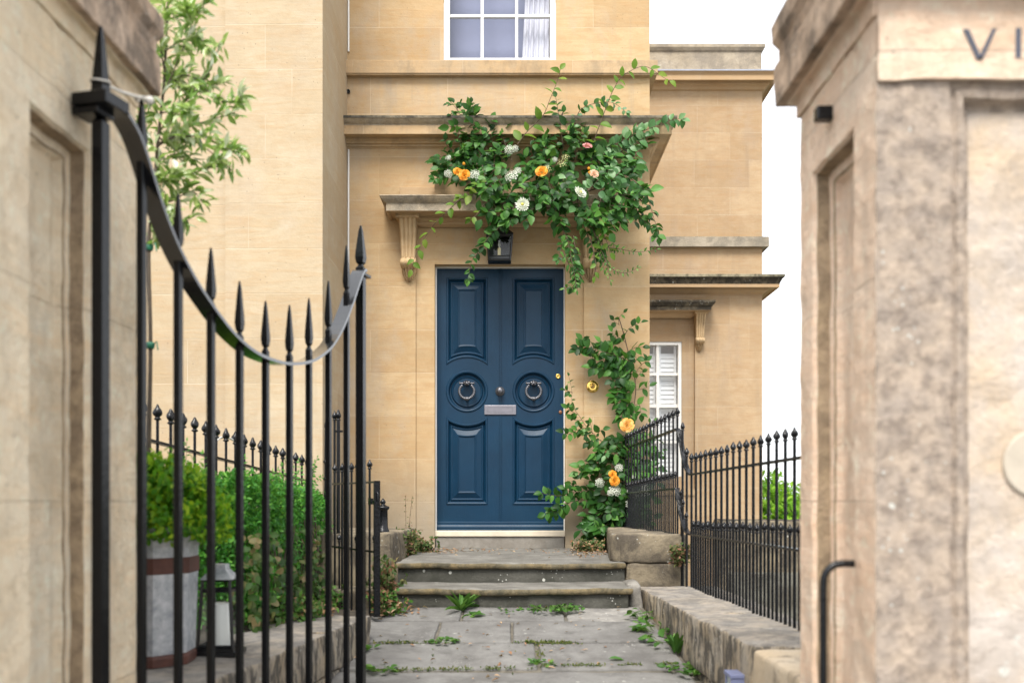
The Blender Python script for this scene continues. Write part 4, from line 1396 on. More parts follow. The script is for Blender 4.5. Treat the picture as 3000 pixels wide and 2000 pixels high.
# ------------------------------------------------------------------ railings
def finial_mesh():
    mb = MB()
    prof = [(.0075, -.004), (.0135, 0), (.0145, .004), (.0125, .008), (.0085, .011), (.0095, .015), (.0155, .024), (.0175, .034), (.0165, .044), (.0125, .054), (.0085, .061), (.0075, .065), (.0050, .074), (.0012, .079)]
    def mod(a, z):
        return 1 + .13 * math.cos(2 * a + z * 75) * (1 if z > .013 else 0)
    mb.lathe(prof, (0, 0, 0), (0, 0, 1), 12, mod=mod)
    me = bpy.data.meshes.new("bud_finial")
    me.from_pydata(mb.v, [], mb.f)
    me.polygons.foreach_set("use_smooth", [True] * len(me.polygons))
    me.materials.append(M['iron_old'])
    me.update()
    return me
FIN = finial_mesh()
FH = .079
def baluster(root, base, ztip, r=.0095, fs=1.0, name="baluster"):
    mb = MB()
    b = Vector(base)
    mb.tube([b, (b.x, b.y, ztip - FH * fs + .001)], r, 8)
    o = mb.build(name, M['iron_old'], root)
    f = bpy.data.objects.new("bud_finial", FIN)
    COL.objects.link(f)
    f.parent = o
    org = ORI[root.name]
    f.location = (b.x - org.x, b.y - org.y, ztip - FH * fs - org.z)
    f.scale = (fs * 1.28, fs * 1.28, fs)
    f.rotation_euler = (0, 0, random.uniform(0, 6))
    return o
def bar_strip(mb, pts, hw, th, side):
    """flat bar following pts; side = horizontal direction of its width"""
    pts = [Vector(p) for p in pts]
    side = Vector(side).normalized()
    rows = []
    for i, p in enumerate(pts):
        t = (pts[min(i + 1, len(pts) - 1)] - pts[max(i - 1, 0)]).normalized()
        up = side.cross(t).normalized()
        rows.append([p - side * hw - up * th, p + side * hw - up * th, p + side * hw + up * th, p - side * hw + up * th])
    n = len(rows)
    mb.add([v for r in rows for v in r], [(i * 4 + k, i * 4 + (k + 1) % 4, i * 4 + 4 + (k + 1) % 4, i * 4 + 4 + k) for i in range(n - 1) for k in range(4)])
    mb.add(rows[0], [(3, 2, 1, 0)])
    mb.add(rows[-1], [(0, 1, 2, 3)])

RR = thing("railing", "black iron railing with bud tips running along the right low wall", "railing", (1.15, 6.4, -.54))
A0, A1 = Vector((1.128, 6.22, 0)), Vector((1.232, 3.75, 0))
NB = 21
zat = lambda y, a, b: a + (b - a) * (6.22 - y) / (6.22 - 4.21)
for i in range(NB):
    p = A0 + (A1 - A0) * (i / (NB - 1))
    baluster(RR, (p.x, p.y, -.548), zat(p.y, .305, .327) + random.uniform(-.004, .004), .0076, .70)
    if i < NB - 1:
        q = A0 + (A1 - A0) * ((i + .5) / (NB - 1))
        baluster(RR, (q.x, q.y, -.548), zat(q.y, -.117, -.09) + random.uniform(-.004, .004), .0062, .62, "dog_bar")
# swoop bars up to the higher stretch
for (px, tip, Y, zb) in ((2012, 1311, 6.315, -.545), (2000, 1236, 6.40, -.545)):
    p = P(px, tip, Y)
    baluster(RR, (p.x, p.y, zb), p.z, .0076, .70)
for (px, tip, Y) in ((2011, 1498, 6.29), (2001, 1460, 6.37), (1996, 1432, 6.43)):
    p = P(px, tip, Y)
    baluster(RR, (p.x, p.y, -.545), p.z, .0062, .62, "dog_bar")
B0, B1 = Vector((1.087, 6.5, 0)), Vector((1.024, 7.33, 0))
db = (B1 - B0) / 7
for i in range(17):
    p = B0 + db * i
    baluster(RR, (p.x, p.y, -.225), .621 - .0033 * i, .0066, .70)
    if i < 16:
        q = B0 + db * (i + .5)
        baluster(RR, (q.x, q.y, -.225), py2z(1378, 6.5) - .003 * i, .0050, .58, "dog_bar")
railside = (1, .04, 0)
def zr(py, px, Y): return P(px, py, Y)
top = [B0 + db * 16.5 + Vector((0, 0, .447)), B0 + Vector((0, 0, .479))]
sw = [(1990, 1264, 6.47), (1995, 1290, 6.44), (2000, 1322, 6.40), (2006, 1352, 6.35), (2013, 1374, 6.31), (2020, 1385, 6.26)]
pts = [B0 + db * k + Vector((0, 0, .479 - .002 * k)) for k in range(16, -1, -1)] + [P(a, b, c) for a, b, c in sw]
pts += [Vector((A0.x + (A1.x - A0.x) * k / 20, A0.y + (A1.y - A0.y) * k / 20, zat(A0.y + (A1.y - A0.y) * k / 20, .172, .186))) for k in range(0, 21)]
mb = MB()
bar_strip(mb, pts, .016, .0055, railside)
mb.build("top_rail", M['iron_old'], RR)
sw2 = [(1984, 1440, 6.49), (1989, 1466, 6.45), (1996, 1506, 6.40), (2003, 1535, 6.35), (2011, 1555, 6.30), (2020, 1563, 6.24)]
pts = [B0 + db * k + Vector((0, 0, .0885 - .001 * k)) for k in range(16, -1, -1)] + [P(a, b, c) for a, b, c in sw2]
pts += [Vector((A0.x + (A1.x - A0.x) * k / 20, A0.y + (A1.y - A0.y) * k / 20, -.2025)) for k in range(0, 21)]
mb = MB()
bar_strip(mb, pts, .016, .0055, railside)
mb.build("lower_rail", M['iron_old'], RR)

RL = thing("railing", "black iron railing with bud tips rising above the clipped hedge on the left", "railing", (-1.6, 6.0, -.65))
C0, C1 = Vector((-1.72, 4.62, 0)), Vector((-1.515, 7.34, 0))
N2 = 19
for i in range(N2):
    t = i / (N2 - 1)
    p = C0 + (C1 - C0) * t
    baluster(RL, (p.x, p.y, -.68), .480 - .142 * t, .0078, .95)
    if i < N2 - 1:
        q = C0 + (C1 - C0) * (t + .5 / (N2 - 1))
        baluster(RL, (q.x, q.y, -.68), -.13 - .06 * t, .0066, .8, "dog_bar")
for nm, a, b in (("top_rail", .294, .150), ("lower_rail", -.24, -.30)):
    mb = MB()
    bar_strip(mb, [C0 + (C1 - C0) * k / 8 + Vector((0, 0, a + (b - a) * k / 8)) for k in range(9)], .015, .0065, (1, -.07, 0))
    mb.build(nm, M['iron_old'], RL)

# small inner gate left of the steps
D0, D1 = Vector((-.795, 5.7, 0)), Vector((-1.143, 6.35, 0))
dd = (D1 - D0).normalized()
dn = Vector((dd.y, -dd.x, 0))
SG = thing("small_gate", "narrow black iron gate with bud tips standing left of the steps", "gate", (D0.x, D0.y, -.66))
def on_small(px):
    k = (px - HX) / F
    t = (D0.x - k * D0.y) / (k * dd.y - dd.x)
    return D0 + dd * t
mb = MB()
c = on_small(1104)
mb.obox((c.x, c.y, (-.655 + .122) / 2), dd * .007, dn * .018, (0, 0, (.122 + .655) / 2))
mb.build("stile", M['iron_old'], SG)
for px, tip, yb in ((1083, 1345, 1795), (1047, 1352, 1790), (1030, 1354, 1788), (1002, 1356, 1786), (981, 1358, 1778)):
    c = on_small(px)
    baluster(SG, (c.x, c.y, (HY - yb) / F * c.y), (HY - tip) / F * c.y, .0068, .70, "gate_bar")
for px, tip, yb in ((1097, 1563, 1796), (1044.5, 1564, 1788), (994, 1563, 1778)):
    c = on_small(px)
    baluster(SG, (c.x, c.y, (HY - yb) / F * c.y), (HY - tip) / F * c.y, .0064, .62, "dog_bar")
for nm, z, a in (("top_rail", .115, 977), ("lower_rail", -.285, 977)):
    mb = MB()
    p, q = on_small(1104), on_small(a)
    bar_strip(mb, [p + Vector((0, 0, z)), q + Vector((0, 0, z))], .011, .0055, dn)
    mb.build(nm, M['iron_old'], SG)
mb = MB()
p, q = on_small(1104), on_small(1086)
bar_strip(mb, [p + Vector((0, 0, -.648)), q + Vector((0, 0, -.648))], .011, .006, dn)
mb.build("bottom_rail", M['iron_old'], SG)
mb = MB()
p, q = on_small(1101), on_small(1086)
mb.obox(p + Vector((0, 0, .0)), dd * .02, dn * .014, (0, 0, .010))
mb.obox(q + Vector((0, 0, .004)), dd * .022, dn * .008, (0, 0, .018))
mb.tube([p + Vector((0, 0, .005)) - dd * .03, p + Vector((0, 0, .045)) - dd * .034, p + Vector((0, 0, .06)) - dd * .02], .004, 6)
mb.build("latch", M['iron_old'], SG)
# swooping brace and tall posts behind the small gate
for px, tip, r, lab in ((991, 1199, .0125, "taller thick iron post with a collar behind the small gate"), (980, 1203, .0085, "thinner iron post standing close beside the thick one")):
    p = P(px, tip, 6.62)
    root = thing("iron_post", lab, "post", (p.x, p.y, -.21))
    baluster(root, (p.x, p.y, -.215), p.z, r, .92 if r > .01 else .8, "post_shaft")
    if r > .01:
        mb = MB()
        mb.box(p.x - .018, p.x + .03, p.y - .014, p.y + .014, py2z(1266, 6.62), py2z(1260, 6.62))
        mb.build("collar", M['iron_old'], root)
root = thing("handrail", "curved black iron handrail end sweeping down beside the hedge", "handrail", (-1.32, 6.9, -.3))
mb = MB()
pts = [P(a, b, 6.95) for a, b in ((956, 1262), (955, 1340), (955, 1420), (952, 1460), (945, 1497), (935, 1530), (922, 1560), (905, 1590))]
mb.tube([Vector(p) for p in catmull([tuple(p) for p in pts], 4)], .0125, 8)
for b in (1352, 1402):
    q = P(955, b, 6.95)
    mb.lathe([(.012, -.012), (.02, -.006), (.02, .006), (.012, .012)], q, (0, 0, 1), 10)
mb.build("rail_bar", M['iron_old'], root)
f = bpy.data.objects.new("bud_finial", FIN)
COL.objects.link(f)
f.parent = root
f.location = Vector(P(956, 1262, 6.95)) - Vector((-1.32, 6.9, -.3))
# short fluted iron post on the left plinth
p = P(1122, 1560, 6.72)
mb = MB()
prof = [(.042, 0), (.042, .018), (.036, .024), (.034, .04), (.030, .045), (.029, .15), (.033, .155), (.042, .162), (.044, .176), (.034, .181), (.022, .186), (.012, .192), (.018, .203), (.019, .212), (.010, .224), (.004, .232), (.0, .233)]
mb.lathe(prof, (p.x, p.y, -.208), (0, 0, 1), 24, mod=lambda a, z: 1 + (.09 * abs(math.cos(6 * a)) if .04 < z < .152 else 0))
tag(mb.build("iron_bollard", M['iron_old'], None, (p.x, p.y, -.208)), "short fluted cast iron post on the left plinth", "post")
# ------------------------------------------------------------------ leaves and flowers
def template(kind):
    """(u along, v across, w up) vertices and faces of one leaf of length 1, half width .5"""
    if kind == 'ovate':
        st = [(0, .03), (.18, .34), (.42, .5), (.68, .40), (.88, .17)]
    elif kind == 'serrate':
        st = [(0, .03), (.12, .30), (.22, .36), (.26, .42), (.40, .47), (.44, .50), (.58, .45), (.62, .46), (.76, .31), (.80, .30), (.92, .12)]
    elif kind == 'lance':
        st = [(0, .05), (.3, .42), (.6, .5), (.85, .25)]
    else:
        st = [(0, .06), (.4, .5), (.75, .35)]
    V, Fs = [], []
    for u, h in st:
        V += [(u, h, .16 * h - .16 * u * u), (u, 0, -.16 * u * u), (u, -h, .16 * h - .16 * u * u)]
    V.append((1, 0, -.18))
    n = len(st)
    for i in range(n - 1):
        a = i * 3
        Fs += [(a, a + 1, a + 4, a + 3), (a + 1, a + 2, a + 5, a + 4)]
    a = (n - 1) * 3
    Fs += [(a, a + 1, n * 3), (a + 1, a + 2, n * 3)]
    return np.array(V), Fs
TPL = {k: template(k) for k in ('ovate', 'serrate', 'lance', 'small')}

class Leaves:
    def __init__(s):
        s.p, s.d, s.n, s.l, s.w = [], [], [], [], []
    def add(s, p, d, n, l, w):
        s.p.append(tuple(p)); s.d.append(tuple(d)); s.n.append(tuple(n)); s.l.append(l); s.w.append(w)
    def build(s, name, mat, kind, parent=None, origin=None, curl=.5):
        V, Fs = TPL[kind]
        N = len(s.p)
        p, d, n = (np.array(a, float) for a in (s.p, s.d, s.n))
        l, w = np.array(s.l), np.array(s.w)
        d /= np.linalg.norm(d, axis=1, keepdims=True) + 1e-9
        n = n - d * (n * d).sum(1, keepdims=True)
        n /= np.linalg.norm(n, axis=1, keepdims=True) + 1e-9
        b = np.cross(n, d)
        cu = 1 + curl * rng.uniform(-1.2, 2.2, N)
        tw = rng.uniform(-.25, .25, N)
        uu, vv, ww = V[:, 0][None, :], V[:, 1][None, :], V[:, 2][None, :]
        ww2 = ww * np.where(True, cu[:, None], 1) + vv * uu * tw[:, None]
        co = (p[:, None, :] + d[:, None, :] * (uu * l[:, None])[:, :, None] + b[:, None, :] * (vv * w[:, None])[:, :, None] + n[:, None, :] * (ww2 * l[:, None])[:, :, None])
        co = co.reshape(-1, 3)
        k = len(V)
        me = bpy.data.meshes.new(name)
        o, org = link_mesh(name, me, mat, parent, origin)
        co = co - np.array(org)[None, :]
        sizes = np.array([len(f) for f in Fs])
        flat = np.concatenate([np.array(f) for f in Fs])
        loops = (flat[None, :] + (np.arange(N) * k)[:, None]).ravel()
        ltot = np.tile(sizes, N)
        lst = np.concatenate([[0], np.cumsum(ltot)[:-1]])
        me.vertices.add(len(co))
        me.vertices.foreach_set("co", co.ravel())
        me.loops.add(len(loops))
        me.loops.foreach_set("vertex_index", loops.astype(np.int32))
        me.polygons.add(len(ltot))
        me.polygons.foreach_set("loop_start", lst.astype(np.int32))
        me.polygons.foreach_set("loop_total", ltot.astype(np.int32))
        me.polygons.foreach_set("use_smooth", np.ones(len(ltot), bool))
        me.update(calc_edges=True)
        me.validate()
        return o

def rv(a=1.0):
    return Vector((random.gauss(0, a), random.gauss(0, a), random.gauss(0, a)))
def smooth_path(pts, n=8):
    return [Vector(q) for q in catmull([tuple(p) for p in pts], n)]
def compound(LV, p, d, n, L, leaflets=5, W=.62):
    """rose-like leaf: petiole with paired leaflets and one at the tip"""
    d, n = d.normalized(), n.normalized()
    b = n.cross(d).normalized()
    pl = L * 1.5
    ends = []
    for k in range((leaflets - 1) // 2):
        t = .4 + .5 * k / max(1, (leaflets - 1) // 2)
        q = p + d * pl * t
        for sg in (-1, 1):
            LV.add(q, d * .55 + b * sg * .9 + rv(.15), n + rv(.25), L * random.uniform(.72, .95), L * W * random.uniform(.8, 1))
    LV.add(p + d * pl, d + rv(.15), n + rv(.25), L * random.uniform(.95, 1.15), L * W)
    return p + d * pl
def spray(LV, ST, pts, L, step, W=.6, simple=True, r=(.004, .0015), out=(0, -1, 0), gravity=.25, leaflets=5, spread=.9, size_end=.7):
    """a stem with leaves set along it"""
    path = smooth_path(pts, 6)
    n = len(path)
    ST.tube(path, [r[0] + (r[1] - r[0]) * i / (n - 1) for i in range(n)], 5, caps=False)
    acc, side = 0, 1
    tot = sum((path[i + 1] - path[i]).length for i in range(n - 1))
    run = 0
    for i in range(n - 1):
        seg = (path[i + 1] - path[i])
        acc += seg.length
        run += seg.length
        while acc > step:
            acc -= step * random.uniform(.75, 1.25)
            t = seg.normalized()
            side = -side
            o = Vector(out)
            b = t.cross(o).normalized() * side
            d = t * .55 + b * spread + o * random.uniform(-.1, .5) + Vector((0, 0, -gravity)) + rv(.18)
            nn = o * .8 + Vector((0, 0, .65)) + rv(.35)
            sz = L * (1 - (1 - size_end) * run / tot) * random.uniform(.78, 1.15)
            q = path[i] + seg * random.random()
            if simple:
                LV.add(q, d, nn, sz, sz * W)
            else:
                e = compound(LV, q, d, nn, sz * .8, leaflets, W)
                ST.tube([q, e], .0012, 4, caps=False)
    t = (path[-1] - path[-2]).normalized()
    LV.add(path[-1], t + rv(.1), Vector(out) + Vector((0, 0, .5)) + rv(.2), L * size_end, L * size_end * W)

def inpoly(x, y, poly):
    r = False
    j = len(poly) - 1
    for i in range(len(poly)):
        xi, yi = poly[i]
        xj, yj = poly[j]
        if (yi > y) != (yj > y) and x < (xj - xi) * (y - yi) / (yj - yi) + xi:
            r = not r
        j = i
    return r

def rose(root, name, p, axis, R, mat):
    mb = MB()
    q = Vector((0, 0, 1)).rotation_difference(Vector(axis))
    p = Vector(p)
    for ring, (cnt, rad, lean, hh) in enumerate(((3, .16, .05, .55), (4, .32, .25, .62), (5, .52, .5, .60), (6, .74, .85, .5), (6, .92, 1.2, .36))):
        for k in range(cnt):
            a0 = 2 * PI * k / cnt + ring * .7 + random.uniform(-.15, .15)
            wd = 2 * PI / cnt * .74
            vs = []
            for j in range(4):
                t = j / 3
                for i in range(5):
                    s_ = i / 4 * 2 - 1
                    a = a0 + s_ * wd * (.55 + .45 * math.sin(PI * min(1, t + .25)))
                    rr = R * (rad * (.35 + .65 * t ** .8) + lean * .16 * t * t)
                    zz = R * (hh * t ** .8 * (1 - .22 * s_ * s_) - .12 * lean * t ** 3)
                    vs.append(p + q @ Vector((rr * math.cos(a), rr * math.sin(a), zz - R * .25)))
            mb.add(vs, [(j * 5 + i, j * 5 + i + 1, j * 5 + 6 + i, j * 5 + 5 + i) for j in range(3) for i in range(4)], 0, True)
    return mb.build(name, mat, root)
def umbel(root, name, p, axis, R, mat, n=34):
    mb = MB()
    ax = Vector(axis).normalized()
    q = Vector((0, 0, 1)).rotation_difference(ax)
    p = Vector(p)
    base = p - ax * R * .8
    for k in range(n):
        r = R * math.sqrt((k + .5) / n)
        a = k * 2.39996
        c = p + q @ Vector((r * math.cos(a), r * math.sin(a), R * .28 * (1 - (r / R) ** 2) + random.uniform(-.06, .06) * R))
        if k % 3 == 0:
            mb.tube([base, c], .0008, 3, mi=1, caps=False)
        nn = (c - base).normalized()
        qq = Vector((0, 0, 1)).rotation_difference(nn)
        rr = R * random.uniform(.13, .19)
        ph = random.uniform(0, 6)
        for m in range(5):
            aa = ph + 2 * PI * m / 5
            d = Vector((math.cos(aa), math.sin(aa), .25))
            e = Vector((-math.sin(aa), math.cos(aa), 0))
            vs = [c, c + qq @ (d * rr * .7 + e * rr * .42), c + qq @ (d * rr * 1.15), c + qq @ (d * rr * .7 - e * rr * .42)]
            mb.add(vs, [(0, 1, 2, 3)], 0)
    return mb.build(name, [mat, M['green_stem']], root)
def daisy(root, name, p, axis, R, mat):
    mb = MB()
    q = Vector((0, 0, 1)).rotation_difference(Vector(axis).normalized())
    p = Vector(p)
    for ring, (cnt, ln, tilt) in enumerate(((18, 1.0, .18), (15, .82, .42), (12, .6, .75), (8, .4, 1.1))):
        for k in range(cnt):
            a = 2 * PI * (k + .5 * ring) / cnt + random.uniform(-.08, .08)
            d = Vector((math.cos(a) * math.cos(tilt), math.sin(a) * math.cos(tilt), math.sin(tilt)))
            e = Vector((-math.sin(a), math.cos(a), 0))
            up = d.cross(e) * -1
            L = R * ln * random.uniform(.9, 1.06)
            w = R * .12
            pts = [d * L * .12, d * L * .5 + e * w + up * w * .4, d * L * .85 + e * w * .9 + up * w * .3, d * L, d * L * .85 - e * w * .9 + up * w * .3, d * L * .5 - e * w + up * w * .4]
            mb.add([p + q @ v for v in pts], [(0, 1, 5), (1, 2, 4, 5), (2, 3, 4)], 0)
    mb.lathe([(R * .2, R * .02), (R * .16, R * .28), (R * .06, R * .36), (0, R * .37)], p, q @ Vector((0, 0, 1)), 10, mi=1)
    return mb.build(name, [mat, M['yellow']], root)
def bud(root, name, p, R, mat):
    mb = MB()
    mb.lathe([(R * .3, -R), (R * .9, -R * .4), (R, .1 * R), (R * .6, R * .8), (R * .1, R * 1.15), (0, R * 1.16)], p, (random.uniform(-.4, .4), -.6, .7), 9)
    return mb.build(name, mat, root)

# ---- flowers over the door
def G1(px, py, Y): return P(px, py, Y)
GL = thing("floral_garland", "wild garland of green branches with orange and white blooms above the blue door", "garland", (.05, 8.35, 2.6))
random.seed(21)
dark, grey, light, fresh = Leaves(), Leaves(), Leaves(), Leaves()
stems = MB()
def dep(px, py):
    """how far in front of the wall: branches stand off the wall and over the hood"""
    return 8.40 - .27 * max(0, min(1, (py - 455) / 95))
def pt(px, py, f=0.0): return P(px, py, dep(px, py) - f)
def chain(lst, f=0.0, df=0.0):
    return [pt(a, b, f + df * i) for i, (a, b) in enumerate(lst)]
# dense body, in clusters
poly = [(1338, 345), (1372, 335), (1420, 352), (1470, 425), (1520, 452), (1560, 405), (1612, 352), (1660, 380), (1715, 395), (1770, 452), (1830, 425), (1868, 432), (1868, 470), (1850, 520), (1868, 566), (1842, 628), (1795, 640), (1745, 672), (1700, 648), (1640, 622), (1590, 600), (1540, 632), (1490, 632), (1440, 615), (1405, 590), (1420, 548), (1340, 528), (1302, 498), (1290, 462), (1340, 455), (1362, 430)]
holes = [(1415, 482, 28), (1545, 450, 22), (1478, 470, 16), (1640, 440, 20), (1600, 410, 20)]
n = 0
while n < 205:
    px, py = random.uniform(1285, 1875), random.uniform(330, 680)
    if not inpoly(px, py, poly):
        continue
    if any((px - a) ** 2 + (py - b) ** 2 < r * r for a, b, r in holes):
        continue
    n += 1
    f = random.uniform(-.07, .13)
    p = pt(px, py, f)
    cx, cy = 1560, 520
    d = Vector(((px - cx) / 260 + random.gauss(0, .55), random.uniform(-.75, .05), -(py - cy) / 230 - .35 + random.gauss(0, .45)))
    nn = Vector((random.gauss(0, .45), -.75, .6 + random.gauss(0, .35)))
    if px > 1745 and random.random() < .6 and py < 560:
        for _ in range(4):
            grey.add(p + rv(.03), d.normalized() + rv(.5), nn + rv(.35), random.uniform(.06, .095), random.uniform(.045, .065))
    else:
        e = compound(dark, p, d, nn, random.uniform(.066, .10), 5, .68)
        stems.tube([p, e], .0012, 4, caps=False)
# extra single leaves in the middle
for k in range(240):
    px, py = random.gauss(1590, 130), random.gauss(520, 66)
    if inpoly(px, py, poly):
        p = pt(px, py, random.uniform(-.08, .10))
        (grey if random.random() < .22 else dark).add(p, Vector((random.gauss(0, .6), random.uniform(-.6, .1), -.5 + random.gauss(0, .5))), Vector((random.gauss(0, .5), -.7, .7)), random.uniform(.07, .11), random.uniform(.046, .068))
# main woody branches behind
for l in ([(1440, 610), (1430, 520), (1400, 420), (1360, 350)], [(1480, 600), (1560, 560), (1660, 500), (1760, 430), (1850, 390)], [(1500, 560), (1560, 460), (1620, 380), (1655, 320)], [(1600, 560), (1720, 560), (1820, 530), (1880, 590)], [(1450, 600), (1620, 610), (1760, 600), (1830, 560)]):
    stems.tube(smooth_path(chain(l, -.06), 6), .006, 6, caps=False)
# dark rose sprays
for l, L in (([(1405, 520), (1385, 430), (1362, 365), (1330, 302)], .085), ([(1420, 520), (1400, 420), (1392, 350), (1372, 322)], .08), ([(1440, 520), (1450, 440), (1430, 380), (1440, 350)], .075), ([(1430, 500), (1360, 470), (1310, 455), (1272, 470)], .08), ([(1400, 545), (1340, 522), (1290, 520), (1272, 525)], .07),
             ([(1360, 480), (1325, 440), (1308, 425), (1305, 412)], .07), ([(1500, 470), (1470, 400), (1445, 372)], .07), ([(1395, 400), (1388, 330), (1382, 300)], .05), ([(1600, 480), (1600, 420), (1640, 370), (1650, 330)], .07), ([(1680, 480), (1690, 420), (1700, 360), (1715, 330)], .07),
             ([(1510, 600), (1480, 650), (1435, 690), (1415, 720)], .075), ([(1440, 640), (1428, 700), (1400, 740), (1382, 765), (1372, 818)], .066), ([(1500, 560), (1470, 610), (1490, 640), (1480, 650)], .085), ([(1530, 600), (1520, 630), (1480, 645)], .085),
             ([(1640, 580), (1640, 640), (1660, 700), (1680, 750), (1690, 800)], .062), ([(1655, 640), (1650, 700), (1640, 740), (1635, 760)], .055), ([(1690, 760), (1692, 810), (1675, 845)], .062), ([(1690, 580), (1710, 660), (1735, 720), (1740, 760)], .07), ([(1760, 580), (1750, 650), (1765, 700), (1760, 750)], .07),
             ([(1800, 500), (1850, 525), (1890, 560), (1910, 620), (1930, 690)], .07), ([(1800, 560), (1850, 590), (1880, 640), (1915, 670)], .068), ([(1820, 600), (1870, 620), (1900, 650), (1925, 700)], .066), ([(1840, 460), (1862, 490), (1872, 502)], .06)):
    spray(dark, stems, chain(l, .02, .02), L * 1.25, .025, .66, True, spread=1.0, size_end=.75)
for l, L in (([(1385, 470), (1368, 400), (1350, 340), (1322, 300)], .07), ([(1440, 480), (1420, 420), (1400, 370)], .07), ([(1400, 500), (1370, 440), (1340, 400)], .07), ([(1450, 540), (1400, 520), (1350, 500), (1330, 495)], .06)):
    spray(dark, stems, chain(l, .03, .02), L, .055, .64, False, spread=1.0)
# grey green ivy-like sprays to the right
for l, L in (([(1740, 480), (1800, 425), (1860, 395), (1920, 370), (1975, 350), (1998, 350)], .085), ([(1760, 500), (1810, 450), (1850, 430), (1890, 400)], .085), ([(1730, 440), (1780, 430), (1830, 410), (1870, 385)], .075), ([(1780, 540), (1820, 500), (1850, 470), (1870, 440)], .08),
             ([(1690, 470), (1680, 400), (1690, 340), (1720, 310), (1790, 300), (1835, 330)], .055), ([(1650, 430), (1640, 360), (1632, 310), (1628, 285)], .06), ([(1720, 560), (1760, 520), (1790, 490)], .08)):
    spray(grey, stems, chain(l, .05, .02), L * 1.2, .028, .74, True, spread=1.0, size_end=.75)
# light beech sprays
for l, L, s_ in (([(1515, 425), (1545, 385), (1590, 340), (1612, 290), (1632, 240), (1642, 205)], .092, .062), ([(1735, 440), (1748, 390), (1765, 345), (1785, 290), (1810, 240), (1840, 212), (1890, 195), (1940, 225), (1962, 238)], .090, .060), ([(1735, 470), (1725, 420), (1712, 390)], .07, .04),
                 ([(1440, 560), (1400, 565), (1350, 585), (1310, 620), (1270, 660), (1240, 705), (1215, 755), (1205, 790)], .085, .060), ([(1420, 600), (1395, 630), (1378, 642)], .07, .05), ([(1450, 520), (1410, 540), (1370, 560), (1345, 580)], .07, .05), ([(1745, 640), (1770, 690), (1790, 740)], .085, .045), ([(1730, 700), (1745, 770), (1742, 810)], .07, .06), ([(1690, 430), (1700, 408), (1712, 395)], .05, .03)):
    spray(light, stems, chain(l, .09, .012), L * 1.15, s_ * .9, .60, True, spread=.85, gravity=.15, size_end=.7)
# jasmine trails
for l, L in (([(1720, 620), (1740, 680), (1770, 720), (1820, 730), (1870, 738), (1925, 730)], .042), ([(1735, 660), (1765, 740), (1790, 785), (1830, 800), (1868, 785)], .042), ([(1740, 700), (1775, 770), (1788, 825)], .045), ([(1760, 640), (1790, 690), (1800, 730)], .05), ([(1660, 690), (1672, 750), (1682, 800), (1690, 850)], .052), ([(1680, 690), (1690, 760), (1700, 820)], .05), ([(1725, 640), (1750, 720), (1770, 790)], .05), ([(1650, 740), (1690, 830), (1655, 845)], .06)):
    spray(fresh, stems, chain(l, .06, .02), L, .019, .42, True, spread=.9, size_end=.8)
dark.build("foliage", M['dark_leaf'], 'ovate', GL)
grey.build("pale_foliage", M['grey_leaf'], 'serrate', GL)
light.build("beech_sprays", M['light_leaf'], 'serrate', GL)
fresh.build("jasmine_sprays", M['fresh_leaf'], 'lance', GL)
stems.build("stems", M['stem'], GL)
def fl(px, py, f=.20): return pt(px, py, f)
tiltax = lambda: (random.uniform(-.35, .35), -1, random.uniform(0, .5))
for px, py, R in ((1341, 502, .036), (1360, 512, .044), (1586, 501, .048)):
    rose(GL, "orange_rose", fl(px, py), tiltax(), R, M['orange'])
rose(GL, "pink_rose", fl(1721, 426), (.1, -.7, .7), .038, M['pink'])
rose(GL, "peach_rose", fl(1741, 508), tiltax(), .036, M['peach'])
for px, py in ((1725, 494), (1727, 506), (1359, 480)):
    bud(GL, "orange_bud", fl(px, py), .013, M['orange'])
for px, py, R in ((1492, 439, .04), (1509, 436, .03), (1389, 510, .046), (1498, 514, .055), (1516, 500, .035), (1313, 462, .028), (1314, 509, .036), (1625, 468, .024)):
    umbel(GL, "white_umbel", fl(px, py), tiltax(), R, M['white_petal'])
for px, py, R in ((1646, 478, .04), (1656, 460, .034), (1604, 496, .032), (1599, 490, .022)):
    umbel(GL, "cream_cluster", fl(px, py), tiltax(), R, M['cream'], 16)
daisy(GL, "white_dahlia", fl(1531, 600, .24), (-.1, -1, .15), .062, M['white_petal'])
daisy(GL, "white_dahlia", fl(1699, 565, .22), (.5, -.8, .5), .060, M['white_petal'])

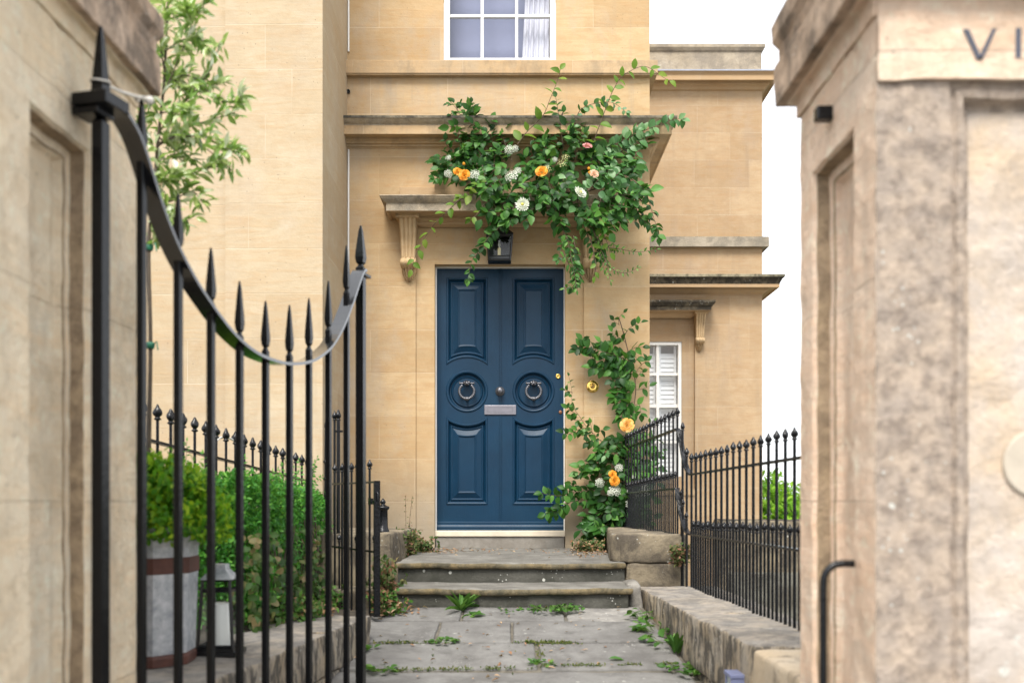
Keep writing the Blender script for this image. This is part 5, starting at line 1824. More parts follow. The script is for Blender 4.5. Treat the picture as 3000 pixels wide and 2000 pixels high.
# ---- roses climbing beside the door
random.seed(5)
GR = thing("climbing_rose", "climbing rose with orange roses and white umbels growing up right of the door", "climbing plant", (.95, 8.3, -.21))
def wp(zx, zy, f=0.0):
    """from the enlarged study of this corner (2.239x from 1570, 900)"""
    return P(1570 + zx / 2.239, 900 + zy / 2.239, 8.40 - f)
dark, fresh, grey = Leaves(), Leaves(), Leaves()
stems = MB()
def ch(l, f=0.02, df=.0): return [wp(a, b, f + df * i) for i, (a, b) in enumerate(l)]
stems.tube(smooth_path(ch([(640, 1400), (645, 1000), (640, 700), (655, 540), (640, 420), (605, 290), (575, 170), (545, 70)]), 6), .0045, 6, caps=False)
R5 = [([(545, 120), (545, 70), (575, 35)], .05, .05), ([(590, 230), (550, 200), (515, 190), (500, 160)], .07, .026), ([(585, 180), (610, 140), (650, 115), (690, 100)], .07, .035), ([(545, 110), (520, 100), (510, 85)], .06, .04), ([(605, 290), (650, 265), (700, 262)], .07, .035),
      ([(630, 360), (560, 330), (470, 300), (380, 275), (300, 255), (265, 270)], .085, .020), ([(630, 400), (560, 370), (480, 350), (400, 345), (350, 320)], .085, .022), ([(560, 380), (480, 390), (410, 400), (360, 395)], .085, .026), ([(520, 330), (510, 270), (505, 235)], .085, .03), ([(440, 300), (430, 250), (420, 230)], .075, .03), ([(370, 280), (320, 240), (300, 215)], .08, .035),
      ([(645, 440), (600, 420), (560, 400), (500, 420)], .085, .020), ([(640, 380), (660, 340), (650, 320)], .07, .03), ([(650, 440), (680, 390), (725, 350)], .065, .035), ([(650, 480), (690, 425), (700, 420)], .06, .04), ([(655, 540), (700, 535), (745, 515)], .075, .035), ([(620, 470), (580, 450), (540, 465), (500, 480)], .08, .030),
      ([(640, 480), (580, 510), (540, 560), (510, 590)], .085, .018), ([(640, 560), (600, 560), (560, 600), (550, 640)], .085, .018), ([(640, 620), (600, 640), (570, 690), (560, 740)], .085, .018), ([(650, 680), (630, 700), (600, 740)], .08, .022), ([(650, 640), (680, 640), (690, 700)], .07, .03),
      ([(440, 890), (380, 830), (330, 780), (290, 720), (240, 640), (235, 540), (215, 450)], .035, .05), ([(240, 560), (205, 545), (190, 540)], .055, .03), ([(270, 700), (230, 680), (205, 660)], .065, .03), ([(300, 740), (260, 740), (235, 730)], .065, .035), ([(330, 790), (280, 800), (220, 830), (180, 820)], .07, .024), ([(345, 800), (310, 810), (320, 840)], .06, .03), ([(370, 830), (360, 770), (350, 760)], .055, .05), ([(430, 870), (370, 870), (345, 885)], .075, .03), ([(400, 840), (420, 810), (440, 800)], .07, .03),
      ([(430, 1290), (340, 1265), (230, 1275), (150, 1320), (60, 1350)], .075, .024), ([(420, 1190), (340, 1200), (250, 1210), (190, 1190)], .07, .022), ([(250, 1215), (150, 1235), (80, 1225), (40, 1220)], .075, .03), ([(260, 1200), (230, 1150), (260, 1125)], .055, .03), ([(420, 1300), (370, 1290), (320, 1290)], .07, .026), ([(200, 1280), (140, 1350), (60, 1370)], .07, .035), ([(480, 1420), (440, 1470), (395, 1545)], .075, .018), ([(500, 1390), (420, 1410), (335, 1425)], .08, .02), ([(470, 1440), (400, 1480), (370, 1520)], .075, .02), ([(540, 1430), (470, 1470), (440, 1510)], .075, .02)]
for l, L, s_ in R5:
    spray(dark, stems, ch(l, .03, .012), L * 1.22, s_ * .86, .68, True, spread=1.0, r=(.0028, .0012), size_end=.8)
poly2 = [(470, 830), (560, 830), (640, 800), (700, 750), (740, 800), (752, 900), (745, 1150), (730, 1200), (700, 1330), (700, 1460), (620, 1475), (520, 1478), (470, 1500), (400, 1530), (385, 1490), (430, 1440), (340, 1420), (430, 1370), (420, 1310), (470, 1260), (400, 1180), (470, 1130), (370, 1085), (350, 1010), (400, 950), (440, 890)]
n = 0
while n < 140:
    a, b = random.uniform(340, 755), random.uniform(760, 1530)
    if not inpoly(a, b, poly2):
        continue
    n += 1
    p = wp(a, b, random.uniform(-.05, .16))
    d = Vector(((a - 580) / 170 + random.gauss(0, .6), random.uniform(-.8, 0), -.5 + random.gauss(0, .5)))
    nn = Vector((random.gauss(0, .4), -.75, .6 + random.gauss(0, .3)))
    if random.random() < .13:
        for _ in range(5):
            grey.add(p + rv(.03), d.normalized() + rv(.5), nn + rv(.3), random.uniform(.05, .075), random.uniform(.035, .055))
    elif a > 620 and random.random() < .35:
        for _ in range(4):
            fresh.add(p + rv(.03), d.normalized() + rv(.5), nn + rv(.3), random.uniform(.05, .08), random.uniform(.03, .05))
    else:
        e = compound(dark, p, d, nn, random.uniform(.068, .095), 5, .68)
        stems.tube([p, e], .0012, 4, caps=False)
for k in range(150):
    a, b = random.gauss(590, 95), random.uniform(830, 1490)
    if inpoly(a, b, poly2):
        dark.add(wp(a, b, random.uniform(-.06, .06)), Vector((random.gauss(0, .6), -.3, -.5 + random.gauss(0, .5))), Vector((random.gauss(0, .5), -.8, .5)), random.uniform(.06, .095), random.uniform(.04, .06))
# trails over the railing and at the foot
for l in ([(720, 820), (745, 760), (775, 740)], [(730, 900), (780, 950), (830, 940)], [(730, 1100), (780, 1090), (815, 1060)], [(600, 930), (640, 920), (670, 960)], [(560, 1100), (600, 1080), (620, 1060)]):
    spray(fresh, stems, ch(l, .1, .02), .06, .03, .55, True, r=(.002, .001))
stems.tube(smooth_path(ch([(640, 1200), (620, 1380), (560, 1500)], .05), 6), .006, 6, caps=False)
stems.tube(smooth_path(ch([(430, 1290), (500, 1330), (580, 1400)], .05), 6), .004, 6, caps=False)
dark.build("foliage", M['dark_leaf'], 'ovate', GR)
grey.build("pale_foliage", M['grey_leaf'], 'ovate', GR)
fresh.build("fresh_foliage", M['fresh_leaf'], 'serrate', GR)
stems.build("stems", M['stem'], GR)
rose(GR, "orange_rose", wp(598, 770, .2), (-.1, -1, .25), .056, M['apricot'])
rose(GR, "orange_rose", wp(505, 1092, .2), (.2, -1, .5), .034, M['orange'])
rose(GR, "orange_rose", wp(516, 1137, .22), (-.2, -1, .1), .040, M['orange'])
for a, b, R in ((520, 1200, .052), (712, 1200, .050), (545, 1050, .036), (616, 1204, .026), (648, 1238, .034), (622, 1290, .045), (618, 505, .045), (420, 1150, .040), (490, 1215, .03), (640, 1110, .02)):
    umbel(GR, "white_umbel", wp(a, b, .20), (random.uniform(-.4, .4), -1, random.uniform(.1, .9)), R, M['white_petal'] if b != 505 else M['fresh_leaf'])

# pale cable looped between two railing tips
mb = MB()
mb.tube(smooth_path([P(634, 1292, 5.62), P(645, 1282, 5.66), P(665, 1281, 5.74), P(685, 1290, 5.82), P(697, 1305, 5.87)], 6), .006, 6)
q = P(665, 1290, 5.74)
tag(mb.build("cable", M['cord'], None, q), "short pale cable looped between two bud tips of the left railing", "cable")

# ---- lantern over the door
LT = thing("wall_lantern", "black tapered wall lantern with a candle bulb above the blue door, half under leaves", "lantern", (-.098, 8.34, 2.07))
mb = MB()
yl0, yl1 = 8.28, 8.42
z = lambda py: py2z(py, 8.30)
xt0, xt1 = px2x(1427, 8.28), px2x(1500, 8.28)
xb0, xb1 = px2x(1431.5, 8.28), px2x(1494, 8.28)
z0, z1 = z(763), z(688)
def fr(t, q):
    """corner q of the tapering body at height t"""
    a, b = xb0 + (xt0 - xb0) * t, xb1 + (xt1 - xb1) * t
    ya, yb = yl0 + .012 * (1 - t), yl1 - .005 * (1 - t)
    return Vector(((a, ya), (b, ya), (b, yb), (a, yb))[q] + (z0 + (z1 - z0) * t,))
for q in range(4):
    mb.tube([fr(.0, q), fr(1.0, q)], .0085, 4, smooth=False)
    k = (q + 1) % 4
    for t, w in ((0.02, .010), (.17, .006), (.985, .010)):
        mb.tube([fr(t, q), fr(t, k)], w, 4, smooth=False)
mb.add([fr(0, q) for q in range(4)], [(3, 2, 1, 0)])
for q in (0, 1, 3):          # kick plate at the foot
    k = (q + 1) % 4
    mb.add([fr(0, q), fr(0, k), fr(.16, k), fr(.16, q)], [(0, 1, 2, 3)])
# back plate, roof, chimney cap
mb.add([fr(0, 2) + Vector((0, .002, 0)), fr(0, 3) + Vector((0, .002, 0)), fr(1, 3) + Vector((0, .002, 0)), fr(1, 2) + Vector((0, .002, 0))], [(0, 1, 2, 3)])
cxl = (xt0 + xt1) / 2
def ringq(hw, hy, zz): return [(cxl - hw, 8.35 - hy, zz), (cxl + hw, 8.35 - hy, zz), (cxl + hw, 8.35 + hy, zz), (cxl - hw, 8.35 + hy, zz)]
rs_ = [ringq(.115, .078, z1), ringq(.116, .078, z1 + .010), ringq(.075, .050, z1 + .048), ringq(.074, .048, z1 + .052), ringq(.078, .05, z1 + .058), ringq(.078, .05, z1 + .085), ringq(.05, .03, z1 + .10), ringq(.012, .012, z1 + .115)]
for a, b in zip(rs_[:-1], rs_[1:]):
    frustum_ring(mb, a, b)
mb.add(rs_[-1], [(0, 1, 2, 3)])
mb.box(cxl - .03, cxl + .03, 8.415, 8.53, (z0 + z1) / 2 - .05, (z0 + z1) / 2 + .06)
mb.build("frame", M['lantern'], LT, bevel=.0015, bseg=1)
mb = MB()
for q in (0, 1, 3):
    k = (q + 1) % 4
    mb.add([fr(.17, q), fr(.17, k), fr(.98, k), fr(.98, q)], [(0, 1, 2, 3)])
mb.build("glass", M['lamp_glass'], LT)
mb = MB()
cx_ = px2x(1462.5, 8.34)
mb.lathe([(.0135, z(746) - .01), (.0135, z(723)), (.010, z(722)), (0, z(722))], (cx_, 8.345, 0), (0, 0, 1), 14)
mb.build("candle", M['candle'], LT)
mb = MB()
mb.lathe([(.005, 0), (.009, .012), (.011, .026), (.008, .042), (.002, .062), (0, .063)], (cx_, 8.345, z(722)), (0, 0, 1), 10)
mb.build("bulb", M['bulb'], LT)

# ------------------------------------------------------------------ hedge, planter, olive tree, bush
random.seed(3)
HG = thing("hedge", "clipped dark green hedge in front of the left railing behind the gate bars", "hedge", (-1.5, 5.8, -.65))
LV, ST_, CR = Leaves(), MB(), Leaves()
def hedge_pt():
    t = random.random() ** 1.15
    Y = 4.75 + 2.15 * t
    xa, xb = -1.72 + .10 * t, -1.245 - .085 * t
    ztop = .085 - .085 * t + .035 * noise.noise(Vector((Y * 3, 1, 0)))
    s_ = random.random()
    if s_ < .40:                                            # top
        x = random.uniform(xa, xb)
        zz = ztop + .05 * noise.noise(Vector((x * 7, Y * 6, 2))) - abs(random.gauss(0, .035))
        n_ = Vector((0, -.2, 1))
    elif s_ < .88:                                          # side to the path
        zz = random.uniform(-.62, ztop)
        x = xb + .07 * noise.noise(Vector((zz * 5, Y * 4, 7))) - abs(random.gauss(0, .045)) - .05 * max(0, (-.3 - zz)) + .02
        n_ = Vector((1, -.3, .3))
    else:                                                   # near end
        x, zz = random.uniform(xa, xb), random.uniform(-.62, ztop)
        Y = 4.72 + abs(random.gauss(0, .04)) + .05 * noise.noise(Vector((x * 6, zz * 5, 1)))
        n_ = Vector((0, -1, .3))
    return Vector((x, Y, zz)), n_
for k in range(3600):
    p, n_ = hedge_pt()
    if p.z < -.25 and random.random() < .35:
        continue
    d = n_ * .6 + Vector((0, 0, .45)) + rv(.45)
    L = random.uniform(.05, .085)
    e = p + d.normalized() * L
    sd = Vector((random.gauss(0, 1), random.gauss(0, 1), random.gauss(0, 1)))
    for j in range(7):
        q = p + (e - p) * (j / 6)
        sd = -sd + rv(.5)
        LV.add(q, (e - p).normalized() * .7 + (sd - d * sd.dot(d) / d.length_squared).normalized() * .8, n_ + rv(.5), random.uniform(.020, .034), random.uniform(.010, .016))
# a few loose sprigs
for k in range(26):
    p, n_ = hedge_pt()
    if k < 5:
        p = P(880 + k * 3, 1490 - k * 18, 6.75)
        n_ = Vector((1, -.2, .5))
    spray(LV, ST_, [p, p + n_ * .06 + Vector((0, 0, .05)), p + n_ * .10 + Vector((random.gauss(0, .02), 0, .13))], .03, .010, .42, True, r=(.0015, .0008))
# ivy and dry stems at the foot
for k in range(950):
    t = random.random()
    Y = 4.55 + 2.0 * t
    p = Vector((-1.20 - .05 * t + random.gauss(0, .035), Y, random.uniform(-.62, -.15) if random.random() < .7 else -.60 + random.random() * .08))
    if p.z > -.35 and 0.25 < t and random.random() < .5:
        continue
    CR.add(p, Vector((random.gauss(0, .6), -.5, -.4 + random.gauss(0, .5))), Vector((.8, -.5, .4)) + rv(.4), random.uniform(.03, .055), random.uniform(.026, .045))
for k in range(30):
    t = random.random()
    p = Vector((-1.27, 4.6 + 1.9 * t, -.62))
    ST_.tube([p, p + Vector((.03, random.gauss(0, .05), .25)), p + Vector((random.gauss(.02, .03), random.gauss(0, .08), random.uniform(.4, .7)))], .004, 4, caps=False)
LV.build("foliage", M['hedge_leaf'], 'small', HG)
CR.build("creeper", M['ivy_leaf'], 'ovate', HG)
mb = ST_        # dense inner twigs
for k in range(700):
    t = random.random()
    p = Vector((random.uniform(-1.70, -1.38), 4.85 + 1.95 * t, random.uniform(-.6, -.07)))
    d = rv(1).normalized()
    LVp = p + d * .12
    mb.tube([p, LVp], .003, 3, caps=False)
mb.build("twigs", M['bark'], HG)["kind"] = "stuff"
IN = Leaves()
for k in range(5200):
    t = random.random()
    IN.add((random.uniform(-1.70, -1.34 - .07 * t), 4.82 + 2.0 * t, random.uniform(-.6, -.01 - .07 * t)), rv(1), rv(1), random.uniform(.035, .06), random.uniform(.02, .032))
IN.build("inner_foliage", M['hedge_leaf'], 'small', HG)

# planter: tall octagonal galvanised tub with flared rim
PX, PY = -1.37, 3.72
PL = thing("planter", "tall galvanised octagonal planter with rusty bands behind the gate bars", "planter", (PX, PY, -.6))
def octo(r, z_, a0=.454):
    return [(PX + r * math.cos(a0 + PI / 4 * k), PY + r * math.sin(a0 + PI / 4 * k), z_) for k in range(8)]
mb = MB()
def bands(mb, lst, mi=0):
    rr = [octo(r, z_) for r, z_ in lst]
    for a, b in zip(rr[:-1], rr[1:]):
        frustum_ring(mb, a, b, mi)
bands(mb, [(.165, -.600), (.165, -.56), (.174, -.555), (.184, -.26), (.184, -.20), (.186, -.165), (.198, -.13), (.218, -.102), (.222, -.094), (.217, -.092), (.205, -.10), (.18, -.16), (.17, -.20)])
mb.build("tub", M['zinc'], PL)
mb = MB()
bands(mb, [(.1855, -.262), (.1885, -.258), (.1885, -.206), (.1855, -.202)])
mb.build("rust_band", M['rust'], PL)
mb = MB()
bands(mb, [(.16, -.601), (.1775, -.598), (.1785, -.568), (.172, -.556)])
mb.build("rust_foot", M['rust'], PL)
mb = MB()
mb.add(octo(.180, -.135), [tuple(range(8))])
mb.build("compost", M['soil'], PL)
BX = thing("box_shrub", "bright lime green box shrub filling the top of the galvanised planter", "shrub", (PX, PY, -.13))
LV = Leaves()
for k in range(1500):
    d = rv(1).normalized()
    if d.z < -.25:
        continue
    r = .225 * (1 + .16 * noise.noise(d * 2.2) + .10 * noise.noise(d * 5)) * random.uniform(.72, 1.03)
    p = Vector((PX + .045 + d.x * r * 1.02, PY - .02 + d.y * r * .95, -.095 + d.z * r * 1.0))
    ax = (d + Vector((0, 0, .5)) + rv(.4)).normalized()
    for j in range(5):
        q = p + ax * (.055 * j / 4)
        LV.add(q, ax * .6 + rv(.7), d + rv(.4), random.uniform(.022, .036), random.uniform(.012, .019))
for k in range(1500):
    d = rv(1).normalized()
    r = .22 * random.random() ** .5
    LV.add((PX + .045 + d.x * r, PY + d.y * r, -.06 + abs(d.z) * r), rv(1), rv(1), .045, .028)
LV.build("foliage", M['lime_leaf'], 'small', BX)
mb = MB()
for k in range(9):
    d = rv(1).normalized()
    mb.tube([(PX, PY, -.135), (PX + d.x * .1, PY + d.y * .1, .05), (PX + d.x * .17, PY + d.y * .17, .13)], .004, 4, caps=False)
mb.build("stems", M['bark'], BX)

OT = thing("olive_tree", "slender olive tree with silvery green leaves rising from the galvanised planter", "tree", (PX, PY, -.13))
def op(px, py, Y=PY): return P(px, py, Y)
mb = MB()
trunk = smooth_path([(PX + .005, PY, -.14), op(437, 1300), op(441, 1000), op(436, 720), op(452, 560), op(462, 420), op(480, 250), op(490, 60), op(500, -150)], 5)
mb.tube(trunk, [.009 - .005 * i / (len(trunk) - 1) for i in range(len(trunk))], 7)
mb.build("trunk", M['bark'], OT)
mb = MB()
LV = Leaves()
random.seed(14)
sprs = [[(470, 300), (520, 180), (560, 80), (545, 20)], [(480, 240), (540, 220), (600, 230), (645, 130)], [(470, 380), (540, 300), (600, 260), (650, 240)], [(460, 430), (540, 380), (620, 350), (690, 330)], [(462, 420), (540, 400), (610, 440), (680, 500)], [(540, 400), (600, 400), (650, 430), (705, 450)], [(450, 540), (520, 520), (590, 500), (640, 470), (680, 440)], [(445, 600), (500, 590), (560, 560), (590, 590)],
        [(442, 660), (480, 640), (520, 660), (560, 640)], [(470, 350), (440, 280), (430, 220), (440, 150)], [(480, 200), (470, 120), (480, 50), (500, -10)], [(485, 150), (530, 120), (580, 110), (620, 160)], [(460, 450), (430, 400), (420, 340), (440, 300)], [(455, 500), (480, 470), (520, 450), (560, 470)], [(450, 560), (470, 590), (500, 620), (510, 650)], [(490, 60), (540, 40), (590, 30), (600, -40)], [(490, 40), (460, -40), (470, -100)], [(600, 260), (640, 290), (690, 300), (705, 280)],
        [(470, 330), (500, 330), (540, 340), (560, 310)], [(465, 400), (490, 420), (510, 400), (540, 430)], [(447, 540), (465, 520), (490, 530), (515, 500)], [(480, 180), (510, 230), (530, 260), (570, 250)], [(436, 720), (460, 680), (480, 690), (500, 660)]]
for s_ in sprs:
    off = random.uniform(-.14, .14)
    pts = [op(a, b, PY + off * i / 3) for i, (a, b) in enumerate(s_)]
    path = smooth_path(pts, 6)
    mb.tube(path, [.0035 - .0022 * i / (len(path) - 1) for i in range(len(path))], 4, caps=False)
    for i, q in enumerate(path):
        t = (path[min(i + 1, len(path) - 1)] - path[max(i - 1, 0)]).normalized()
        for k in range(3 if i > 2 else 1):
            d = t * random.uniform(.2, 1.0) + rv(.62) + Vector((0, 0, .12))
            LV.add(q + rv(.008), d, Vector((0, -.35, .9)) + rv(.5), random.uniform(.042, .064), random.uniform(.014, .022))
# the side of the crown hidden by the pier
for k in range(420):
    d = rv(1).normalized()
    q = Vector((PX - .25 + d.x * .35, PY + .15 + d.y * .4, 1.85 + d.z * .4))
    LV.add(q, rv(1) + Vector((0, 0, .2)), Vector((0, -.3, .9)) + rv(.5), random.uniform(.045, .07), random.uniform(.010, .015))
mb.build("branches", M['bark'], OT)
LV.build("crown", M['olive_leaf'], 'lance', OT)
mb = MB()
M['tie'] = plain("green_tie", (.01, .15, .08), .5)
for (px, py) in ((441, 1012), (437, 725)):
    q = op(px, py)
    mb.lathe([(.012, -.012), (.016, -.006), (.017, .006), (.012, .012)], q, (0, .1, 1), 8)
    mb.tube([q + Vector((.012, -.01, 0)), q + Vector((.03, -.02, .012)), q + Vector((.035, -.02, -.02))], .003, 4)
    mb.build("plant_tie", M['tie'], OT)
    mb = MB()

# glass lantern standing on the left wall behind the planter
GLX, GLY = -1.150, 3.90
FL = thing("garden_lantern", "black framed glass garden lantern with a white candle beside the planter", "lantern", (GLX, GLY, -.6))
mb = MB()
hb, ht = .068, .052
zb = -.598
mb.box(GLX - .082, GLX + .082, GLY - .082, GLY + .082, zb, zb + .018)
mb.box(GLX - .072, GLX + .072, GLY - .072, GLY + .072, zb + .018, zb + .032)
def lc(a, b, t): return Vector((GLX + a * (hb + (ht - hb) * t), GLY + b * (hb + (ht - hb) * t), zb + .03 + .265 * t))
cs = [(-1, -1), (1, -1), (1, 1), (-1, 1)]
for i, (a, b) in enumerate(cs):
    c_, d_ = cs[(i + 1) % 4]
    mb.tube([lc(a, b, 0), lc(a, b, 1)], .007, 4, smooth=False)
    for t in (.03, .84, 1):
        mb.tube([lc(a, b, t), lc(c_, d_, t)], .006, 4, smooth=False)
mb.build("frame", M['lantern'], FL)
mb = MB()
a0 = [lc(a, b, 1) for a, b in cs]
up = [Vector((GLX + a * .062, GLY + b * .062, zb + .297)) for a, b in cs]
u2 = [Vector((GLX + a * .030, GLY + b * .030, zb + .335)) for a, b in cs]
u3 = [Vector((GLX + a * .028, GLY + b * .028, zb + .355)) for a, b in cs]
for p_, q_ in ((a0, up), (up, u2), (u2, u3)):
    frustum_ring(mb, p_, q_)
mb.add(u3, [(0, 1, 2, 3)])
mb.build("roof", M['zinc'], FL)
mb = MB()
for i, (a, b) in enumerate(cs):
    c_, d_ = cs[(i + 1) % 4]
    mb.add([lc(a, b, .03), lc(c_, d_, .03), lc(c_, d_, .84), lc(a, b, .84)], [(0, 1, 2, 3)])
mb.build("glass", M['lamp_glass'], FL)
mb = MB()
mb.lathe([(.040, 0), (.040, .165), (.034, .17), (.01, .165), (.0, .165)], (GLX, GLY, zb + .032), (0, 0, 1), 20)
mb.build("candle", M['wax'], FL)

# bright bushes beyond the yard wall
def bush(name, label, c, r, n, seed):
    random.seed(seed)
    o = thing(name, label, "bush", (c[0], c[1], -1.3))
    LV = Leaves()
    for k in range(n):
        d = rv(1).normalized()
        rr = (1 + .28 * noise.noise(d * 2 + Vector((seed, 0, 0))) + .14 * noise.noise(d * 5)) * random.uniform(.6, 1.02)
        p = Vector((c[0] + d.x * r[0] * rr, c[1] + d.y * r[1] * rr, c[2] + d.z * r[2] * rr))
        if p.z < -1.3:
            continue
        for j in range(4):
            LV.add(p + rv(.05), d + rv(.7) + Vector((0, 0, -.2)), d + Vector((0, -.3, .5)) + rv(.4), random.uniform(.09, .15), random.uniform(.05, .085))
    LV.build("crown", M['bush_leaf'], 'ovate', o)
    mb = MB()
    for k in range(7):
        a = random.uniform(0, 6.28)
        mb.tube([(c[0] + .1 * math.cos(a), c[1] + .1 * math.sin(a), -1.34), (c[0] + r[0] * .3 * math.cos(a), c[1] + r[1] * .3 * math.sin(a), c[2] - .2), (c[0] + r[0] * .7 * math.cos(a), c[1] + r[1] * .7 * math.sin(a), c[2] + r[2] * .5)], [.05, .03, .01], 6, caps=False)
    mb.build("stems", M['bark'], o)
bush("bush", "bright green bush next to the rear wing, seen through the railing tips", (3.98, 15.6, -.55), (.62, .7, .98), 900, 4)
bush("bush", "lower bright green bush close to the right gate pier beyond the yard wall", (5.0, 16.2, -.6), (.75, .8, .80), 900, 9)
bush("bush", "bushy green shrub hidden mostly behind the right gate pier", (6.6, 15.5, -.5), (1.0, .9, 1.1), 700, 12)

# ------------------------------------------------------------------ weeds, moss, litter
random.seed(77)
def weed(label, loc, n, L, W, mat, up=.6, kind='ovate', spread=.06, name="weed", group=None, stemmed=False, droop=0):
    o = thing(name, label, "weed", loc, group)
    LV, sm = Leaves(), MB()
    c = Vector(loc)
    for k in range(n):
        a = random.uniform(0, 2 * PI)
        r = spread * math.sqrt(random.random())
        p = c + Vector((math.cos(a) * r, math.sin(a) * r, random.uniform(0, .012)))
        d = Vector((math.cos(a), math.sin(a), up * random.uniform(.4, 1.6)))
        if stemmed:
            h = L * random.uniform(.6, 1.6)
            q = p + d.normalized() * h
            sm.tube([p, q], .0014, 4, caps=False)
            p = q
            d = Vector((math.cos(a), math.sin(a), random.uniform(-.3, .3)))
        LV.add(p, d + rv(.15), Vector((-.4 * math.cos(a), -.4 * math.sin(a), 1)) + rv(.3), L * random.uniform(.7, 1.2), W * random.uniform(.8, 1.2))
    LV.build("leaves", mat, kind, o)
    if stemmed:
        sm.build("stems", M['green_stem'], o)
    return o
def gp(px, py):
    """point on the path or on the lower flags"""
    Y = 4.0
    for _ in range(40):
        Y = F * -pz(Y) / (py - HY)
    return (px2x(px, Y), Y, pz(Y))
def foot(px, Y): return (px2x(px, Y), Y, pz(Y))
W_ = M['weed_leaf']
weed("large dandelion-like rosette with long upright leaves in front of the lower step", foot(1352, 5.93), 15, .13, .034, W_, 1.0, 'serrate', .02)
weed("broad dark leaved weed flat on the flags just below the dandelion-like rosette", foot(1382, 5.80), 7, .075, .045, W_, .15, 'ovate', .02)
weed("wide clover clump at the foot of the lower step, right of centre", foot(1612, 5.92), 60, .032, .028, W_, .5, 'ovate', .085, stemmed=True)
weed("second clover clump reaching towards the right end of the lower step", foot(1662, 5.93), 45, .030, .026, W_, .7, 'ovate', .06, stemmed=True)
weed("small seedlings between the rosette and the clover at the step foot", foot(1505, 5.93), 16, .024, .018, W_, .4, 'ovate', .10)
weed("tiny weed tuft left of the clover at the step foot", foot(1540, 5.93), 12, .024, .018, W_, .4, 'ovate', .05)
weed("nettle-like weed at the top end of the right wall foot", (wl(5.7) - .04, 5.72, pz(5.72)), 34, .045, .034, W_, .8, 'serrate', .06, stemmed=True)
weed("leafy weed against the right wall beside the second flag row", (wl(5.4) - .05, 5.42, pz(5.42)), 32, .05, .04, W_, .6, 'serrate', .065, stemmed=True)
weed("low spreading weed against the right wall, below the leafy one", (wl(5.2) - .04, 5.20, pz(5.20)), 26, .048, .036, W_, .35, 'serrate', .06, stemmed=True)
weed("upright lettuce-like weed standing against the right wall", (wl(5.0) - .025, 5.02, pz(5.02)), 16, .105, .024, W_, 2.2, 'lance', .02)
weed("trailing weed at the right wall beside the last slab", (wl(4.75) - .05, 4.78, pz(4.78)), 30, .036, .028, W_, .3, 'ovate', .08)
weed("round leaved weed at the lower right corner of the last slab", (wl(4.62) - .03, 4.66, pz(4.66)), 20, .042, .036, W_, .5, 'ovate', .04)
weed("clump in the open joint at the middle of the path", gp(1590, 1945), 26, .028, .024, W_, .4, 'ovate', .06)
weed("clump at the left end of the second flag joint", gp(1300, 1872), 26, .034, .028, W_, .35, 'ovate', .06)
weed("tuft at the joint below the rosette", gp(1290, 1812), 22, .026, .02, W_, .4, 'ovate', .07)
weed("small tuft in the joint right of the rosette", gp(1345, 1812), 20, .026, .02, W_, .4, 'ovate', .06)
weed("tuft in the vertical joint of the second flag row", gp(1502, 1832), 14, .024, .02, W_, .5, 'ovate', .03)
weed("low leafy weed by the gate foot at the left edge of the path", gp(1112, 1962), 30, .045, .028, W_, .3, 'serrate', .08)
weed("pair of broad leaves at the left wall end beside the gate", gp(1100, 1822), 20, .04, .034, W_, .4, 'ovate', .06)
weed("weed at the foot of the left wall, behind the gate stile", gp(1062, 1900), 24, .04, .03, W_, .5, 'ovate', .06)

def bushy(name, label, loc, n, H, rad, mats, L=.035, seed=1, lean=(0, -.1, 0)):
    random.seed(seed)
    o = thing(name, label, "weed", loc)
    A, B, sm = Leaves(), Leaves(), MB()
    c = Vector(loc)
    for k in range(n):
        a = random.uniform(0, 2 * PI)
        b = c + Vector((math.cos(a), math.sin(a), 0)) * rad * random.random()
        h = H * random.uniform(.4, 1.0)
        tip = b + Vector((random.gauss(0, rad * .5), random.gauss(0, rad * .5), h)) + Vector(lean) * h
        path = smooth_path([b, b * .5 + tip * .5 + rv(.01), tip], 5)
        sm.tube(path, .0013, 4, caps=False)
        for q in path[1:]:
            for j in range(2):
                (A if random.random() < .62 else B).add(q + rv(.006), rv(.7) + Vector((0, -.3, .1)), Vector((0, -.5, .7)) + rv(.4), L * random.uniform(.6, 1.1), L * .6 * random.uniform(.7, 1.1))
    A.build("green_leaves", mats[0], 'ovate', o)
    B.build("red_leaves", mats[1], 'ovate', o)
    sm.build("stems", M['stem'], o)
bushy("weed", "tall red and green weed on the left end of the landing under the iron post", (-.80, 7.35, -.42), 34, .22, .11, (M['ivy_leaf'], M['red_leaf']), .034, 1)
bushy("weed", "spindly weed spike with brown seed heads against the wall left of the door", (-.80, 7.7, -.41), 6, .46, .03, (M['red_leaf'], M['red_leaf']), .018, 2)
bushy("weed", "low brown and green weed heap on the landing beside the left door jamb", (-.70, 7.75, -.40), 26, .13, .11, (M['ivy_leaf'], M['red_leaf']), .03, 3)
bushy("weed", "creeping plant with pinkish leaves beside the left ends of the steps", (-.79, 6.12, -.64), 46, .30, .085, (M['ivy_leaf'], M['red_leaf']), .038, 4)
bushy("weed", "lower heap of green leaves and dry stalks left of the lower step", (-.74, 5.86, -.655), 34, .13, .09, (M['weed_leaf'], M['dry_leaf']), .036, 5)
bushy("weed", "reddish weed growing from the right plinth's face beside the railing", (1.07, 6.39, -.40), 30, .13, .05, (M['red_leaf'], M['red_leaf']), .026, 6, (0, -.5, 0))
bushy("weed", "small green and brown weeds on the landing beside the right door jamb", (.60, 7.9, -.395), 34, .10, .12, (M['ivy_leaf'], M['dry_leaf']), .028, 7)
bushy("weed", "green tuft between the left plinth and the small gate", (-1.14, 6.12, -.66), 22, .16, .08, (M['weed_leaf'], M['ivy_leaf']), .035, 8)
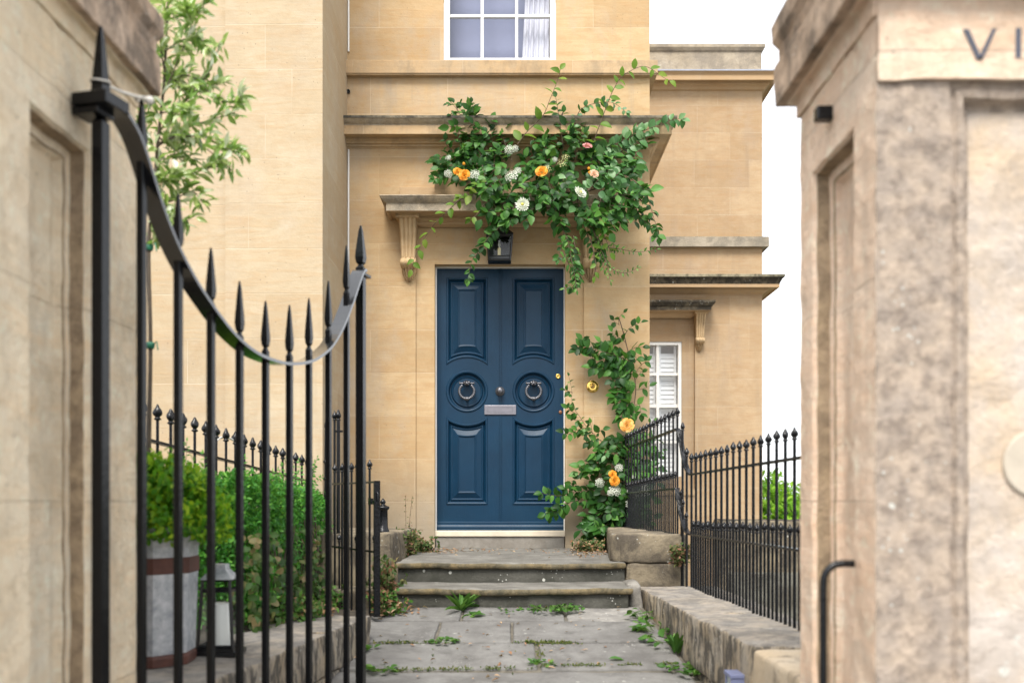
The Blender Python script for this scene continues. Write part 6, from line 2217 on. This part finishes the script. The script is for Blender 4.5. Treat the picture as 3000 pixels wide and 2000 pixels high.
bushy("weed", "leafy weeds on the left wall top behind the gate bars", (-1.16, 5.0, -.61), 40, .14, .16, (M['weed_leaf'], M['ivy_leaf']), .036, 10)
bushy("weed", "thin weed on the top of the left wall's far end", (-1.02, 5.2, -.60), 14, .09, .09, (M['weed_leaf'], M['dry_leaf']), .03, 11)

# moss along the flag joints
random.seed(8)
LV = Leaves()
def mossline(pxa, pya, pxb, pyb, n, w=.012, s_=.014):
    a, b = Vector(gp(pxa, pya)), Vector(gp(pxb, pyb))
    for k in range(n):
        t = random.random()
        if noise.noise(Vector((t * 7, pxa * .1, 3))) < -.12:
            continue
        p = a + (b - a) * t + Vector((random.gauss(0, w), random.gauss(0, w), random.uniform(-.004, .004)))
        LV.add(p, rv(1) + Vector((0, 0, .8)), rv(.5) + Vector((0, -.5, .7)), s_ * random.uniform(.6, 1.3), s_ * .5)
mossline(1520, 1872, 1695, 1880, 520)
mossline(1575, 1885, 1590, 1960, 110)
mossline(1140, 1816, 1420, 1815, 420)
mossline(1450, 1812, 1860, 1808, 420)
mossline(1270, 1870, 1290, 1825, 70)
mossline(1100, 1878, 1300, 1876, 240)
mossline(1500, 1872, 1515, 1825, 60)
mossline(1100, 1962, 1560, 1955, 330, .008)
mossline(1600, 1950, 1980, 1944, 260, .008)
mossline(1130, 1777, 1860, 1779, 900, .018, .016)
o = LV.build("moss", M['moss'], 'small', None, (0, 5.3, -.7))
tag(o, "moss and tiny plants growing in the joints of the flagged path", "moss", kind="stuff")
LV = Leaves()
def litter(cx, cy, zf, sx, sy, n, L=.035):
    for k in range(n):
        x, y = random.gauss(cx, sx), random.gauss(cy, sy)
        LV.add((x, y, zf(y) + .006 + random.uniform(0, .006)), Vector((random.gauss(0, 1), random.gauss(0, 1), random.gauss(0, .15))), Vector((random.gauss(0, .25), random.gauss(0, .25), 1)), L * random.uniform(.4, 1.1), L * random.uniform(.18, .45))
flatz = lambda z_: (lambda y: z_)
litter(-.10, 7.9, flatz(-.394), .35, .3, 90, .03)
litter(-.55, 7.9, flatz(-.394), .10, .25, 110, .035)
litter(.58, 7.6, flatz(-.394), .10, .35, 150, .035)
litter(-.68, 5.95, pz, .08, .10, 90, .05)
litter(.1, 5.4, pz, .45, .4, 70, .032)
litter(-.2, 4.9, pz, .4, .25, 30, .036)
o = LV.build("leaf_litter", M['dry_leaf'], 'ovate', None, (0, 6.5, -.5))
tag(o, "scattered dry leaves and petals on the landing and flagstones", "leaf litter", kind="stuff")
# two larger green leaves fallen on the flags
for (px, py, lab) in ((1603, 1823, "fallen green leaf lying on a flag in the second row"), (1808, 1934, "curled pale green fallen leaf near the right end of the last joint")):
    LV = Leaves()
    c = Vector(gp(px, py))
    LV.add(c + Vector((-.04, 0, .010)), (1, .15, .05), (.1, -.2, 1), .085, .035)
    tag(LV.build("fallen_leaf", M['fresh_leaf'], 'ovate', None, c), lab, "leaf")
